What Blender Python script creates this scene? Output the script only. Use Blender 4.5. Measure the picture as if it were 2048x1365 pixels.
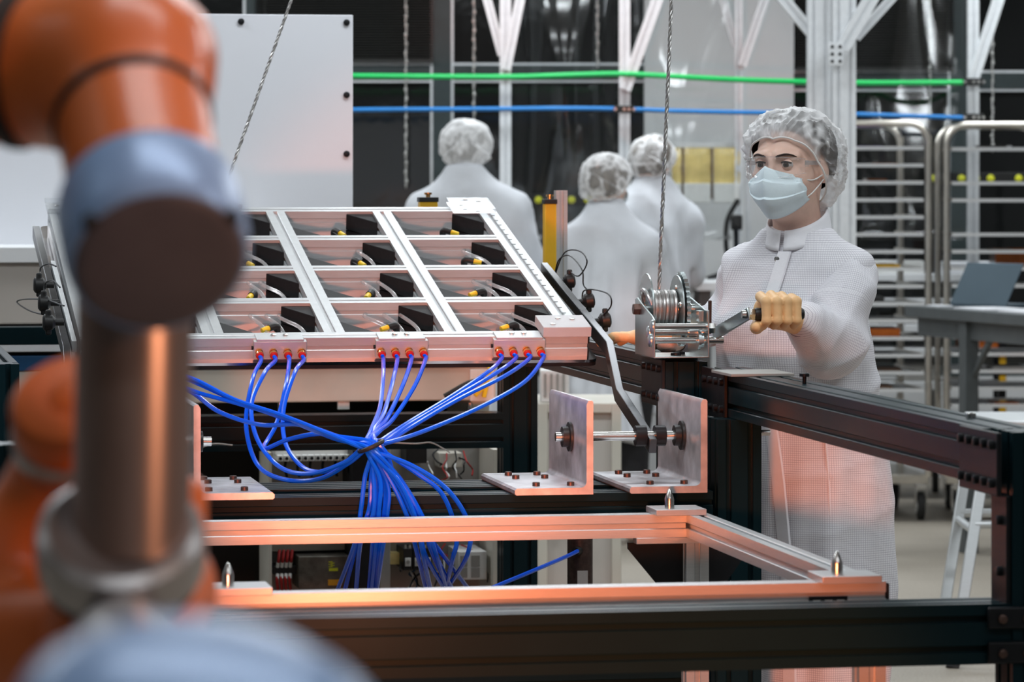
import bpy, bmesh, math, random
import numpy as np
from mathutils import Vector, Matrix, noise
for o in list(bpy.data.objects): bpy.data.objects.remove(o)
SC = bpy.context.scene
COL = SC.collection
R = math.radians
PI = math.pi
# ------------------------------------------------------------------ camera
F = 7500.0; HZ = 350.0; CH = 1.5          # focal length in pixels of a 2048 px wide frame, horizon row, eye height
cd = bpy.data.cameras.new('camera'); cam = bpy.data.objects.new('camera', cd); COL.objects.link(cam)
cam.location = (0, 0, CH); cam.rotation_euler = (R(90), 0, 0)
cd.sensor_width = 36.0; cd.lens = F/2048*36.0
cd.shift_y = -(682.5-HZ)/2048
cd.clip_start = .1; cd.clip_end = 100
cd.dof.use_dof = True; cd.dof.focus_distance = 7.9; cd.dof.aperture_fstop = 8.0
SC.camera = cam
# ------------------------------------------------------------------ light
SC.view_settings.view_transform = 'Standard'; SC.view_settings.look = 'None'
SC.view_settings.gamma = 1.0; SC.view_settings.use_curve_mapping = False
SC.view_settings.exposure = 0.32
wd = bpy.data.worlds.new('world'); SC.world = wd; wd.use_nodes = True
wd.node_tree.nodes['Background'].inputs[0].default_value = (.55, .6, .66, 1)
wd.node_tree.nodes['Background'].inputs[1].default_value = .05
def area(name, loc, target, sx, sy, power, color):
    l = bpy.data.lights.new(name, 'AREA'); l.shape = 'RECTANGLE'; l.size = sx; l.size_y = sy
    l.energy = power; l.color = color
    o = bpy.data.objects.new(name, l); COL.objects.link(o); o.location = loc
    o.rotation_euler = (Vector(target)-Vector(loc)).to_track_quat('-Z', 'Y').to_euler()
    return o
for yy, pw in ((.4, (1, 9, 9)), (3.0, (1.5, 12, 16)), (6.4, (27, 27, 27)), (9.6, (30, 30, 30)), (13.0, (34, 34, 34)), (16.4, (40, 40, 40))):  # nearest row added to brighten the robot cap closest to the camera
    for xx, p in zip((-2.4, .1, 2.6), pw):
        area('ceiling_lamp', (xx, yy, 3.28), (xx, yy, 0), 1.5, .5, p, (.90, .96, 1.0))
# warm spots: an orange lamp low before the fixture, then two added ones
def spot(name, loc, target, angle, power, color, rad):
    l = bpy.data.lights.new(name, 'SPOT'); l.energy = power; l.color = color; l.spot_size = R(angle); l.spot_blend = .5; l.shadow_soft_size = rad
    o = bpy.data.objects.new(name, l); COL.objects.link(o); o.location = loc
    o.rotation_euler = (Vector(target)-Vector(loc)).to_track_quat('-Z', 'Y').to_euler()
spot('orange_spot', (.0, 3.1, .99), (.15, 7.1, .42), 25, 360, (1.0, .22, .07), .09)
spot('orange_spot_panel', (-.35, 3.2, 1.0), (-.16, 8.4, 1.09), 13, 400, (1.0, .27, .15), .09)  # added spot, tints the tilted panel pink
spot('robot_spot', (1.0, 1.7, 1.75), (-.27, 2.62, 1.42), 30, 22, (1.0, .50, .28), .10)  # added spot, warms the right side of the robot
# ------------------------------------------------------------------ frames of reference
YAW = R(10.4); UX, UY = math.cos(YAW), math.sin(YAW)
WORLD = Matrix.Identity(4)
MACH = Matrix.Rotation(YAW, 4, 'Z')            # machine axes: a to the right, b away from the camera, c up
def W(px, py, Y): return Vector(((px-1024)*Y/F, Y, CH-(py-HZ)*Y/F))
def toM(v): return Vector((v.x*UX+v.y*UY, -v.x*UY+v.y*UX, v.z))
def mY(px, py, Y): return toM(W(px, py, Y))
def mA(px, py, a):                             # point of a sight line on the machine plane a
    s = (px-1024)/F; return mY(px, py, a/(s*UX+UY))
def mB(px, py, b):
    s = (px-1024)/F; return mY(px, py, b/(-s*UY+UX))
# ------------------------------------------------------------------ materials
MAT = {}
def new_mat(name):
    m = bpy.data.materials.new(name); m.use_nodes = True; MAT[name] = m
    return m, m.node_tree, m.node_tree.nodes['Principled BSDF']
def noise_node(nt, scale, detail=4, rough=.6, coord='Object', vec=None, stretch=None):
    n = nt.nodes.new('ShaderNodeTexNoise'); n.inputs['Scale'].default_value = scale
    n.inputs['Detail'].default_value = detail; n.inputs['Roughness'].default_value = rough
    tc = nt.nodes.new('ShaderNodeTexCoord'); src = tc.outputs[coord]
    if stretch:
        mp = nt.nodes.new('ShaderNodeMapping'); mp.inputs['Scale'].default_value = stretch
        nt.links.new(src, mp.inputs[0]); src = mp.outputs[0]
    nt.links.new(src, n.inputs['Vector']); return n
def ramp(nt, src, c0, c1, p0=.3, p1=.7):
    r = nt.nodes.new('ShaderNodeValToRGB'); r.color_ramp.elements[0].position = p0; r.color_ramp.elements[1].position = p1
    r.color_ramp.elements[0].color = (*c0, 1); r.color_ramp.elements[1].color = (*c1, 1)
    nt.links.new(src, r.inputs[0]); return r
def mat(name, col, rough=.5, metal=0., var=.12, scale=20., bump=0., bscale=80., stretch=None, coat=0., spec=.5, rvar=.0, trans=0., emit=None, alpha=1., ior=1.45, sheen=0.):
    m, nt, b = new_mat(name)
    n = noise_node(nt, scale, stretch=stretch)
    c0 = [max(0, x*(1-var)) for x in col]; c1 = [min(1, x*(1+var)) for x in col]
    nt.links.new(ramp(nt, n.outputs['Fac'], c0, c1).outputs[0], b.inputs['Base Color'])
    b.inputs['Roughness'].default_value = rough; b.inputs['Metallic'].default_value = metal
    b.inputs['Coat Weight'].default_value = coat; b.inputs['Specular IOR Level'].default_value = spec
    b.inputs['Transmission Weight'].default_value = trans; b.inputs['IOR'].default_value = ior
    b.inputs['Alpha'].default_value = alpha
    if sheen: b.inputs['Sheen Weight'].default_value = sheen
    if rvar:
        rr = nt.nodes.new('ShaderNodeMapRange'); rr.inputs[3].default_value = max(.02, rough-rvar); rr.inputs[4].default_value = rough+rvar
        nt.links.new(n.outputs['Fac'], rr.inputs[0]); nt.links.new(rr.outputs[0], b.inputs['Roughness'])
    if bump:
        bn = noise_node(nt, bscale, stretch=stretch); bp = nt.nodes.new('ShaderNodeBump'); bp.inputs['Strength'].default_value = bump
        bp.inputs['Distance'].default_value = .002
        nt.links.new(bn.outputs['Fac'], bp.inputs['Height']); nt.links.new(bp.outputs[0], b.inputs['Normal'])
    if emit:
        b.inputs['Emission Color'].default_value = (*emit[0], 1); b.inputs['Emission Strength'].default_value = emit[1]
    return m
# ------------------------------------------------------------------ mesh builder
def basis(d):
    d = Vector(d).normalized(); up = Vector((0, 0, 1)) if abs(d.z) < .95 else Vector((1, 0, 0))
    x = up.cross(d).normalized(); return x, d.cross(x).normalized(), d
class MB:
    def __init__(s): s.v = []; s.f = []
    def add(s, vs, fs):
        k = len(s.v); s.v += [tuple(v) for v in vs]; s.f += [tuple(i+k for i in f) for f in fs]; return s
    def hexa(s, p):
        return s.add(p, [(0,3,2,1),(4,5,6,7),(0,1,5,4),(1,2,6,5),(2,3,7,6),(3,0,4,7)])
    def box(s, x0, x1, y0, y1, z0, z1):
        return s.hexa([(x0,y0,z0),(x1,y0,z0),(x1,y1,z0),(x0,y1,z0),(x0,y0,z1),(x1,y0,z1),(x1,y1,z1),(x0,y1,z1)])
    def bar(s, p0, p1, w, h, up=(0,0,1)):       # rectangular bar from p0 to p1, w across, h along up
        p0, p1 = Vector(p0), Vector(p1); d = (p1-p0).normalized(); x = d.cross(Vector(up)).normalized(); z = x.cross(d).normalized()
        x *= w/2; z *= h/2
        return s.hexa([p0-x-z, p0+x-z, p1+x-z, p1-x-z, p0-x+z, p0+x+z, p1+x+z, p1-x+z])
    def ring_skin(s, rings, cap0=True, cap1=True, closed=True):
        n = len(rings[0]); k = len(s.v)
        for r in rings: s.v += [tuple(p) for p in r]
        for i in range(len(rings)-1):
            for j in range(n if closed else n-1):
                a = k+i*n+j; b = k+i*n+(j+1) % n
                s.f.append((a, b, b+n, a+n))
        if cap0: s.f.append(tuple(k+j for j in reversed(range(n))))
        if cap1: s.f.append(tuple(k+(len(rings)-1)*n+j for j in range(n)))
        return s
    def cyl(s, p0, p1, r0, r1=None, n=16, caps=True):
        return s.lathe(p0, Vector(p1)-Vector(p0), [(0, r0), ((Vector(p1)-Vector(p0)).length, r0 if r1 is None else r1)], n, caps)
    def lathe(s, p, d, prof, n=20, caps=True):  # prof: (distance along d, radius)
        p = Vector(p); x, y, d = basis(d)
        rings = [[p+d*t+x*(r*math.cos(2*PI*j/n))+y*(r*math.sin(2*PI*j/n)) for j in range(n)] for t, r in prof]
        return s.ring_skin(rings, caps, caps)
    def tube(s, pts, r, n=8, caps=True):        # r: number or list
        pts = [Vector(p) for p in pts]; x = None; rings = []
        for i, p in enumerate(pts):
            t = (pts[min(i+1, len(pts)-1)]-pts[max(i-1, 0)]).normalized()
            if x is None: x, _, _ = basis(t)
            x = (x-t*x.dot(t)).normalized(); y = t.cross(x)
            rr = r[i] if isinstance(r, (list, tuple)) else r
            rings.append([p+x*(rr*math.cos(2*PI*j/n))+y*(rr*math.sin(2*PI*j/n)) for j in range(n)])
        return s.ring_skin(rings, caps, caps)
    def prism(s, poly, o, ex, ey, ez, t):       # 2-D outline extruded by t along ez
        o, ex, ey, ez = Vector(o), Vector(ex), Vector(ey), Vector(ez)
        r0 = [o+ex*a+ey*b for a, b in poly]; r1 = [p+ez*t for p in r0]
        if ex.cross(ey).dot(ez)*t < 0: r0, r1 = r1, r0
        return s.ring_skin([r0, r1])
    def ell(s, c, rx, ry, rz, n=16, m=10, rot=None):
        rot = rot or Matrix.Identity(3); c = Vector(c); k = len(s.v)
        s.v.append(tuple(c+rot@Vector((0,0,-rz))))
        for i in range(1, m):
            t = -PI/2+PI*i/m
            for j in range(n):
                a = 2*PI*j/n; s.v.append(tuple(c+rot@Vector((rx*math.cos(t)*math.cos(a), ry*math.cos(t)*math.sin(a), rz*math.sin(t)))))
        s.v.append(tuple(c+rot@Vector((0,0,rz)))); top = len(s.v)-1
        for j in range(n):
            s.f.append((k, k+1+(j+1) % n, k+1+j)); s.f.append((top, k+1+(m-2)*n+j, k+1+(m-2)*n+(j+1) % n))
            for i in range(m-2):
                a = k+1+i*n+j; b = k+1+i*n+(j+1) % n; s.f.append((a, b, b+n, a+n))
        return s
    def hexbolt(s, p, d, r, h): return s.lathe(p, d, [(0, r), (h*.85, r), (h, r*.85)], 6)
    def profile(s, p0, p1, e1, w, h, nw=1, nh=1, so=.010, sd=.011):   # slotted extrusion
        p0, p1 = Vector(p0), Vector(p1); d = (p1-p0).normalized(); e1 = Vector(e1).normalized(); e2 = d.cross(e1).normalized()
        def side(L, n):                         # points along a side of length L: (t, depth)
            out = [(0, 0)]
            for i in range(n):
                c = L*(i+.5)/n
                out += [(c-so/2-.0015, 0), (c-so/2, .0015), (c-so/2, sd), (c+so/2, sd), (c+so/2, .0015), (c+so/2+.0015, 0)]
            return out
        P = []
        for t, q in side(w, nw): P.append((-w/2+t, -h/2+q))
        for t, q in side(h, nh): P.append((w/2-q, -h/2+t))
        for t, q in side(w, nw): P.append((w/2-t, h/2-q))
        for t, q in side(h, nh): P.append((-w/2+q, h/2-t))
        L = (p1-p0).length
        return s.prism(P, p0, e1, e2, d, L)
def link(o): COL.objects.link(o); return o
def mesh_of(name, mb, off=(0,0,0), m=None, smooth=40, bevel=0):
    me = bpy.data.meshes.new(name); off = Vector(off)
    me.from_pydata([tuple(Vector(v)-off) for v in mb.v], [], mb.f); me.validate(); me.update()
    if m: me.materials.append(MAT[m])
    if smooth:
        me.polygons.foreach_set('use_smooth', [True]*len(me.polygons)); me.set_sharp_from_angle(angle=R(smooth))
    return me
def put_bevel(o, w, seg=2):
    b = o.modifiers.new('bevel', 'BEVEL'); b.width = w; b.segments = seg; b.limit_method = 'ANGLE'; b.angle_limit = R(50); b.harden_normals = False
OFF = {}
def tag(o, label, cat, group=None, kind=None):
    o['label'] = label; o['category'] = cat
    if group: o['group'] = group
    if kind: o['kind'] = kind
    return o
def thing(name, label, cat, base=(0,0,0), frame=WORLD, group=None):
    o = link(bpy.data.objects.new(name, None)); o.empty_display_size = .05
    o.matrix_world = frame @ Matrix.Translation(Vector(base)); OFF[o] = Vector(base)
    return tag(o, label, cat, group)
def part(name, mb, m, parent, bevel=0, smooth=40, label=None, seg=2):
    off = OFF[parent]; o = link(bpy.data.objects.new(name, mesh_of(name, mb, off, m, smooth))); o.parent = parent; OFF[o] = off
    if bevel: put_bevel(o, bevel, seg)
    if label: o['label'] = label
    return o
def single(name, mb, m, label, cat, frame=WORLD, base=None, group=None, bevel=0, smooth=40):
    if base is None:
        a = np.array(mb.v); base = ((a[:,0].min()+a[:,0].max())/2, (a[:,1].min()+a[:,1].max())/2, a[:,2].min())
    o = link(bpy.data.objects.new(name, mesh_of(name, mb, base, m, smooth))); o.matrix_world = frame @ Matrix.Translation(Vector(base))
    OFF[o] = Vector(base)
    if bevel: put_bevel(o, bevel)
    return tag(o, label, cat, group)
def struct(name, mb, m, smooth=0, parent=None, bevel=0):
    o = link(bpy.data.objects.new(name, mesh_of(name, mb, (0,0,0), m, smooth))); OFF[o] = Vector((0,0,0))
    if parent: o.parent = parent
    else: o['kind'] = 'structure'
    if bevel: put_bevel(o, bevel)
    return o
def again(o, parent, delta, name=None):         # another piece that shares mesh data
    c = o.copy(); link(c); c.parent = parent; c.location = Vector(o.location)+Vector(delta); OFF[c] = OFF[parent]; return c
def smoothpath(pts, n=10):                      # Catmull-Rom through the points
    P = [Vector(p) for p in pts]; P = [P[0]*2-P[1]]+P+[P[-1]*2-P[-2]]; out = []
    for i in range(1, len(P)-2):
        for k in range(n):
            t = k/n; a, b, c, d = P[i-1:i+3]
            out.append(.5*((2*b)+(c-a)*t+(2*a-5*b+4*c-d)*t*t+(3*b-a-3*c+d)*t**3))
    out.append(P[-2]); return out
# ------------------------------------------------------------------ implicit surfaces (for cloth, skin and castings)
def smin(a, b, k):
    h = np.clip(.5+.5*(b-a)/k, 0, 1); return b*(1-h)+a*h-k*h*(1-h)
def smax(a, b, k): return -smin(-a, -b, k)
def sd_cap(P, a, b, ra, rb):                    # tapered capsule
    a = np.array(a, float); b = np.array(b, float); d = b-a
    t = np.clip(((P[0]-a[0])*d[0]+(P[1]-a[1])*d[1]+(P[2]-a[2])*d[2])/max(1e-9, d@d), 0, 1)
    return np.sqrt((P[0]-a[0]-t*d[0])**2+(P[1]-a[1]-t*d[1])**2+(P[2]-a[2]-t*d[2])**2)-(ra+(rb-ra)*t)
def sd_ell(P, c, r, rot=None):
    q = [P[0]-c[0], P[1]-c[1], P[2]-c[2]]
    if rot is not None:
        m = np.array(rot.transposed()); q = [m[i,0]*q[0]+m[i,1]*q[1]+m[i,2]*q[2] for i in range(3)]
    k0 = np.sqrt((q[0]/r[0])**2+(q[1]/r[1])**2+(q[2]/r[2])**2); k1 = np.sqrt((q[0]/r[0]**2)**2+(q[1]/r[1]**2)**2+(q[2]/r[2]**2)**2)
    return k0*(k0-1)/np.maximum(k1, 1e-9)
def surfnet(f, lo, hi, h, fine=None):
    ax = [np.arange(lo[i], hi[i]+h, h) for i in range(3)]
    if fine:                                    # (lo, hi, step): finer grid lines inside a box
        fl, fh, fs = fine
        ax = [np.concatenate([a[a < fl[i]-fs*.6], np.arange(fl[i], fh[i], fs), a[a > fh[i]+fs*.6]]) for i, a in enumerate(ax)]
    X, Y, Z = np.meshgrid(*ax, indexing='ij'); V = f((X, Y, Z)); S = V < 0
    nx, ny, nz = [n-1 for n in V.shape]
    def sub(A, i, j, k): return A[i:i+nx, j:j+ny, k:k+nz]
    acc = np.zeros((nx, ny, nz, 3)); cnt = np.zeros((nx, ny, nz))
    for axis in range(3):
        o1, o2 = [q for q in range(3) if q != axis]
        for b1 in (0, 1):
            for b2 in (0, 1):
                c0 = [0,0,0]; c0[o1] = b1; c0[o2] = b2; c1 = list(c0); c1[axis] = 1
                v0, v1 = sub(V, *c0), sub(V, *c1); m = (v0 < 0) != (v1 < 0)
                t = np.where(m, v0/np.where(m, v0-v1, 1), 0)
                for q in range(3):
                    acc[..., q] += np.where(m, (t if q == axis else c0[q]), 0)
                cnt += m
    act = cnt > 0; idx = -np.ones(act.shape, int); idx[act] = np.arange(act.sum())
    ii = np.argwhere(act); fr = acc[act]/cnt[act][:, None]
    verts = np.stack([ax[q][ii[:,q]]+fr[:,q]*(ax[q][ii[:,q]+1]-ax[q][ii[:,q]]) for q in range(3)], 1)
    faces = []
    for axis in range(3):
        o1, o2 = (axis+1) % 3, (axis+2) % 3
        a = [slice(1, -1)]*3; a[axis] = slice(0, -1); b = [slice(1, -1)]*3; b[axis] = slice(1, None)
        m = S[tuple(a)] != S[tuple(b)]; e = np.argwhere(m)
        base = e.copy(); base[:, o1] += 1; base[:, o2] += 1
        inside = S[tuple(base.T)]
        def cell(d1, d2):
            c = base.copy(); c[:, o1] += d1; c[:, o2] += d2; return idx[tuple(c.T)]
        q = np.stack([cell(-1,-1), cell(0,-1), cell(0,0), cell(-1,0)], 1)
        q[~inside] = q[~inside][:, ::-1]; faces.append(q)
    faces = np.concatenate(faces); return verts, faces
def implicit_mesh(name, f, lo, hi, h, m, off=(0,0,0), relax=2, warp=None, uvf=None, fine=None):
    v, q = surfnet(f, lo, hi, h, fine)
    for _ in range(relax):                      # light smoothing
        e = np.concatenate([q[:, [0,1]], q[:, [1,2]], q[:, [2,3]], q[:, [3,0]]]); a = np.zeros_like(v); c = np.zeros(len(v))
        np.add.at(a, e[:,0], v[e[:,1]]); np.add.at(c, e[:,0], 1); np.add.at(a, e[:,1], v[e[:,0]]); np.add.at(c, e[:,1], 1)
        v = v*.5+.5*a/np.maximum(c, 1)[:, None]
    if warp is not None: v = warp(v)
    me = bpy.data.meshes.new(name); me.from_pydata((v-np.array(off)).tolist(), [], q.tolist()); me.update()
    me.polygons.foreach_set('use_smooth', [True]*len(me.polygons))
    if m: me.materials.append(MAT[m])
    if uvf is not None:
        uv = uvf(v); lay = me.uv_layers.new(name='UVMap'); li = np.zeros(len(me.loops), int); me.loops.foreach_get('vertex_index', li)
        lay.data.foreach_set('uv', uv[li].astype(np.float32).ravel())
    return me
def implicit_part(name, f, lo, hi, h, m, parent, **kw):
    me = implicit_mesh(name, f, lo, hi, h, m, off=tuple(OFF[parent]), **kw)
    o = link(bpy.data.objects.new(name, me)); o.parent = parent; OFF[o] = OFF[parent]; return o
def normals_of(v, q):
    n = np.cross(v[q[:,2]]-v[q[:,0]], v[q[:,3]]-v[q[:,1]]); a = np.zeros_like(v)
    for k in range(4): np.add.at(a, q[:,k], n)
    return a/np.maximum(np.linalg.norm(a, axis=1), 1e-12)[:, None]
# ================================================================== materials
mat('aluminium', (.55, .57, .58), .38, .6, .05, 30, bump=.05, bscale=60, stretch=(1, 1, 14))
mat('aluminium_matte', (.76, .78, .80), .5, .75, .05, 40)
mat('aluminium_raw', (.66, .66, .69), .42, .9, .26, 13, bump=.12, bscale=30, rvar=.12)
mat('black_anodised', (.005, .018, .023), .30, .0, .06, 12, spec=.13)
mat('black_plate', (.010, .011, .013), .42, 0, .2, 30, spec=.25)
mat('black_plastic', (.012, .012, .012), .45, 0, .2, 60, bump=.1, bscale=300)
mat('wedge_black', (.013, .013, .014), .6, 0, .15, 80, bump=.15, bscale=500, spec=.2)
mat('dark_steel', (.10, .10, .105), .30, 1., .25, 14, rvar=.1)
mat('zinc', (.56, .63, .64), .34, 1., .05, 18, rvar=.05)
mat('acrylic_frost', (.55, .56, .58), .3, 0, .05, 20, alpha=.8)
mat('steel', (.66, .65, .63), .25, 1., .1, 30)
mat('wire_rope', (.55, .54, .53), .38, .9, .3, 900)
mat('brass', (.75, .42, .16), .2, 1., .1, 60)
mat('rust_bolt', (.09, .055, .045), .45, .7, .3, 90)
mat('red_plastic', (.55, .015, .01), .35, 0, .1, 40)
mat('blue_tube', (.002, .12, 1.0), .22, 0, .04, 15, spec=.45)
mat('yellow_plastic', (.85, .60, .02), .4, 0, .08, 40)
mat('yellow_paint', (.78, .44, .015), .42, 0, .06, 10)
mat('mirror_floor', (.66, .62, .63), .10, 1., .06, 12, rvar=.05)
mat('cream_paint', (.56, .53, .46), .5, 0, .06, 6)
mat('beige_paint', (.50, .46, .42), .55, 0, .06, 4)
mat('blue_paint', (.012, .07, .17), .4, 0, .15, 20)
mat('white_sheet', (.66, .67, .71), .35, 0, .02, 2, spec=.4)
mat('white_paint', (.74, .75, .76), .5, 0, .03, 4)
mat('white_plastic', (.72, .72, .70), .4, 0, .05, 30)
mat('grey_plate', (.30, .29, .27), .55, 0, .1, 12)
mat('dark_interior', (.02, .018, .016), .7, 0, .2, 6)
mat('psu_metal', (.14, .13, .11), .45, .6, .4, 25)
mat('label_yellow', (.75, .75, .03), .5, 0, .03, 40)
mat('label_orange', (.75, .36, .02), .5, 0, .03, 40)
mat('red_wire', (.32, .012, .012), .4, 0, .05, 40)
mat('amber', (.80, .62, .24), .2, 0, .25, 14, coat=.4)
mat('amber_dark', (.42, .10, .012), .25, 0, .25, 14, coat=.3)
mat('brown_sheet', (.13, .07, .04), .5, 0, .3, 20)
mat('purple_sheet', (.25, .12, .6), .4, 0, .1, 20)
mat('paper', (.78, .79, .82), .6, 0, .02, 10)
mat('rack_steel', (.74, .70, .63), .28, 1., .12, 12)
mat('rubber', (.02, .02, .02), .7, 0, .2, 60)
mat('bench_grey', (.085, .095, .098), .42, 0, .1, 20)
mat('laptop_shell', (.10, .14, .17), .35, .6, .03, 10)
mat('green_tube', (.01, .50, .11), .35, 0, .06, 8)
mat('lightblue_tube', (.02, .20, .55), .35, 0, .06, 8)
mat('chain_metal', (.55, .55, .53), .3, .8, .3, 60)
mat('window_frame', (.035, .05, .052), .4, 0, .15, 10)
mat('blind_slat', (.028, .028, .026), .45, 0, .15, 20)
def glassy(name, tint, gloss, rough=.06, ior=1.45, haze=.0, fk=1.0, bumps=.15):      # thin clear plastic: transparent with a Fresnel sheen
    m, nt, b = new_mat(name); nt.nodes.remove(b); out = nt.nodes['Material Output']
    t = nt.nodes.new('ShaderNodeBsdfTransparent'); t.inputs[0].default_value = (*tint, 1)
    g = nt.nodes.new('ShaderNodeBsdfGlossy'); g.inputs['Roughness'].default_value = rough
    fr = nt.nodes.new('ShaderNodeFresnel'); fr.inputs[0].default_value = ior
    mm = nt.nodes.new('ShaderNodeMath'); mm.operation = 'MULTIPLY_ADD'; mm.inputs[1].default_value = fk; mm.inputs[2].default_value = gloss
    n = noise_node(nt, 12); bp = nt.nodes.new('ShaderNodeBump'); bp.inputs['Strength'].default_value = bumps; bp.inputs['Distance'].default_value = .01
    nt.links.new(n.outputs['Fac'], bp.inputs['Height']); nt.links.new(bp.outputs[0], g.inputs['Normal'])
    mx = nt.nodes.new('ShaderNodeMixShader'); nt.links.new(fr.outputs[0], mm.inputs[0]); nt.links.new(mm.outputs[0], mx.inputs[0])
    nt.links.new(t.outputs[0], mx.inputs[1]); nt.links.new(g.outputs[0], mx.inputs[2])
    df = nt.nodes.new('ShaderNodeBsdfDiffuse'); df.inputs[0].default_value = (.85, .86, .87, 1); m2 = nt.nodes.new('ShaderNodeMixShader'); m2.inputs[0].default_value = haze
    nt.links.new(mx.outputs[0], m2.inputs[1]); nt.links.new(df.outputs[0], m2.inputs[2]); nt.links.new(m2.outputs[0], out.inputs[0]); return m
glassy('clear_plastic', (.93, .94, .95), .012, .12, 1.25, .07, .4)
glassy('clear_hose', (.93, .92, .92), .04, .15, 1.25, .16, .6)
glassy('lens_clear', (.99, .99, .99), .012, .03, 1.2, .03, .25)
glassy('vinyl', (.95, .96, .96), .03, .07, 1.3, .0, .6, .0)
m_, nt_, b_ = new_mat('window_glass')
b_.inputs['Base Color'].default_value = (.011, .012, .012, 1); b_.inputs['Roughness'].default_value = .06; b_.inputs['Specular IOR Level'].default_value = .85
n_ = noise_node(nt_, 1.6); bp_ = nt_.nodes.new('ShaderNodeBump'); bp_.inputs['Strength'].default_value = .12; bp_.inputs['Distance'].default_value = .02
nt_.links.new(n_.outputs['Fac'], bp_.inputs['Height']); nt_.links.new(bp_.outputs[0], b_.inputs['Normal'])
m_, nt_, b_ = new_mat('concrete')
n1 = noise_node(nt_, 140, 6, .75); n2 = noise_node(nt_, 1.4, 4)
r1 = ramp(nt_, n1.outputs['Fac'], (.22, .19, .155), (.47, .42, .35), .32, .66); r2 = ramp(nt_, n2.outputs['Fac'], (.78, .77, .75), (1, 1, 1))
mx_ = nt_.nodes.new('ShaderNodeMixRGB'); mx_.blend_type = 'MULTIPLY'; mx_.inputs[0].default_value = 1
nt_.links.new(r1.outputs[0], mx_.inputs[1]); nt_.links.new(r2.outputs[0], mx_.inputs[2]); nt_.links.new(mx_.outputs[0], b_.inputs['Base Color'])
b_.inputs['Roughness'].default_value = .55
mat('wall_dim', (.16, .16, .165), .6, 0, .05, 3)
# ================================================================== the room
XL, XR, YF, YB, ZC = -4.2, 4.6, -1.2, 18.6, 3.4
struct('floor', MB().box(XL, XR, YF, YB, -.1, 0), 'concrete')
struct('ceiling', MB().box(XL, XR, YF, YB, ZC, ZC+.1), 'white_paint')
struct('wall_left', MB().box(XL-.1, XL, YF, YB, 0, ZC), 'wall_dim')
struct('wall_right', MB().box(XR, XR+.1, YF, YB, 0, ZC), 'wall_dim')
struct('wall_front', MB().box(XL-.1, XR+.1, YF-.1, YF, 0, ZC), 'wall_dim')
def bX(px, Y=18.6): return (px-1024)*Y/F
pier0, pier1 = bX(1288), bX(1586)
wb = MB().box(pier0, pier1, YB-.06, YB+.1, 0, ZC).box(XL, XR, YB, YB+.1, 0, .5).box(XL, pier0, YB, YB+.1, 3.1, ZC).box(pier1, XR, YB, YB+.1, 3.1, ZC)
struct('wall_back', wb, 'white_paint')
def bz(py, Y=18.6): return CH-(py-HZ)*Y/F
def window(n, x0, x1, mulls, zt0, zt1):
    fr = MB()
    w = struct('window_%d' % n, MB().box(x0, x1, YB+.02, YB+.06, .5, .56).box(x0, x1, YB+.02, YB+.06, 3.04, 3.1), 'window_frame')
    xs = [x0]+mulls+[x1]
    for i in range(len(xs)-1):
        for z0, z1 in ((.56, zt0), (zt1, 3.04)):
            struct('pane', MB().box(xs[i], xs[i+1], YB+.03, YB+.045, z0, z1), 'window_glass', parent=w)
    struct('transom', MB().box(x0, x1, YB-.02, YB+.06, zt0, zt1), 'window_frame', parent=w)
    for zz in (zt0-.012, zt1): struct('edge_strip', MB().box(x0, x1, YB-.012, YB+.02, zz, zz+.012), 'aluminium_matte', parent=w)
    for x in mulls:
        struct('mullion', MB().box(x-.045, x+.045, YB-.03, YB+.06, .5, 3.1), 'window_frame', parent=w)
        for sx in (-1, 1): struct('edge_strip', MB().box(x+sx*.045-.012, x+sx*.045+.012, YB-.022, YB+.02, .5, 3.1), 'aluminium_matte', parent=w)
    return w
w1 = window(1, XL, pier0, [bX(140), bX(510), bX(884)], bz(160), bz(131))
w2 = window(2, pier1, XR, [bX(1918), bX(2300)], bz(178), bz(146))
def blind(x0, x1, z0, z1, label):
    t = thing('window_blind', label, 'blind', ((x0+x1)/2, YB-.05, z0))
    mb = MB(); z = z0+.02
    while z < z1: mb.hexa([(x0, YB-.055, z), (x1, YB-.055, z), (x1, YB-.035, z+.009), (x0, YB-.035, z+.009), (x0, YB-.055, z+.002), (x1, YB-.055, z+.002), (x1, YB-.035, z+.011), (x0, YB-.035, z+.011)]); z += .0128
    o = part('slats', mb, 'blind_slat', t, smooth=0); o['kind'] = 'stuff'
    part('bottom_rail', MB().box(x0, x1, YB-.058, YB-.032, z0, z0+.016), 'blind_slat', t)
blind(bX(512), bX(866), bz(126), 3.0, 'dark slatted blind lowered over the upper pane behind the white shield panel')
blind(bX(1590), bX(1905), bz(142), 3.0, 'dark slatted blind over the upper pane above the tray racks')
# ---------------------------------------------------------------- hanging bead chains of the blinds
def chain(px, y0, y1, label):
    mb = MB(); Y = 18.38; z = bz(y1, Y); zt = min(3.3, bz(y0, Y)); x = (px-1024)*Y/F; k = 0
    while z < zt:
        mb.ell((x+.002*math.sin(k*1.7), Y, z), .0085 if k % 2 else .005, .005 if k % 2 else .0085, .014, 6, 5); z += .0225; k += 1
    single('blind_chain', mb, 'chain_metal', label, 'chain', group='metal chains hanging before the dark windows')
chain(812, -60, 372, 'long metal chain hanging left of the man with his back turned')
chain(948, -60, 235, 'metal chain hanging above the head of the man at the back')
chain(1195, -60, 132, 'short metal chain hanging between the two slim aluminium posts')
chain(1860, -60, 236, 'metal chain hanging above the first tray rack')
chain(1985, -60, 300, 'bluish metal chain hanging at the far right above the second tray rack')
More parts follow.
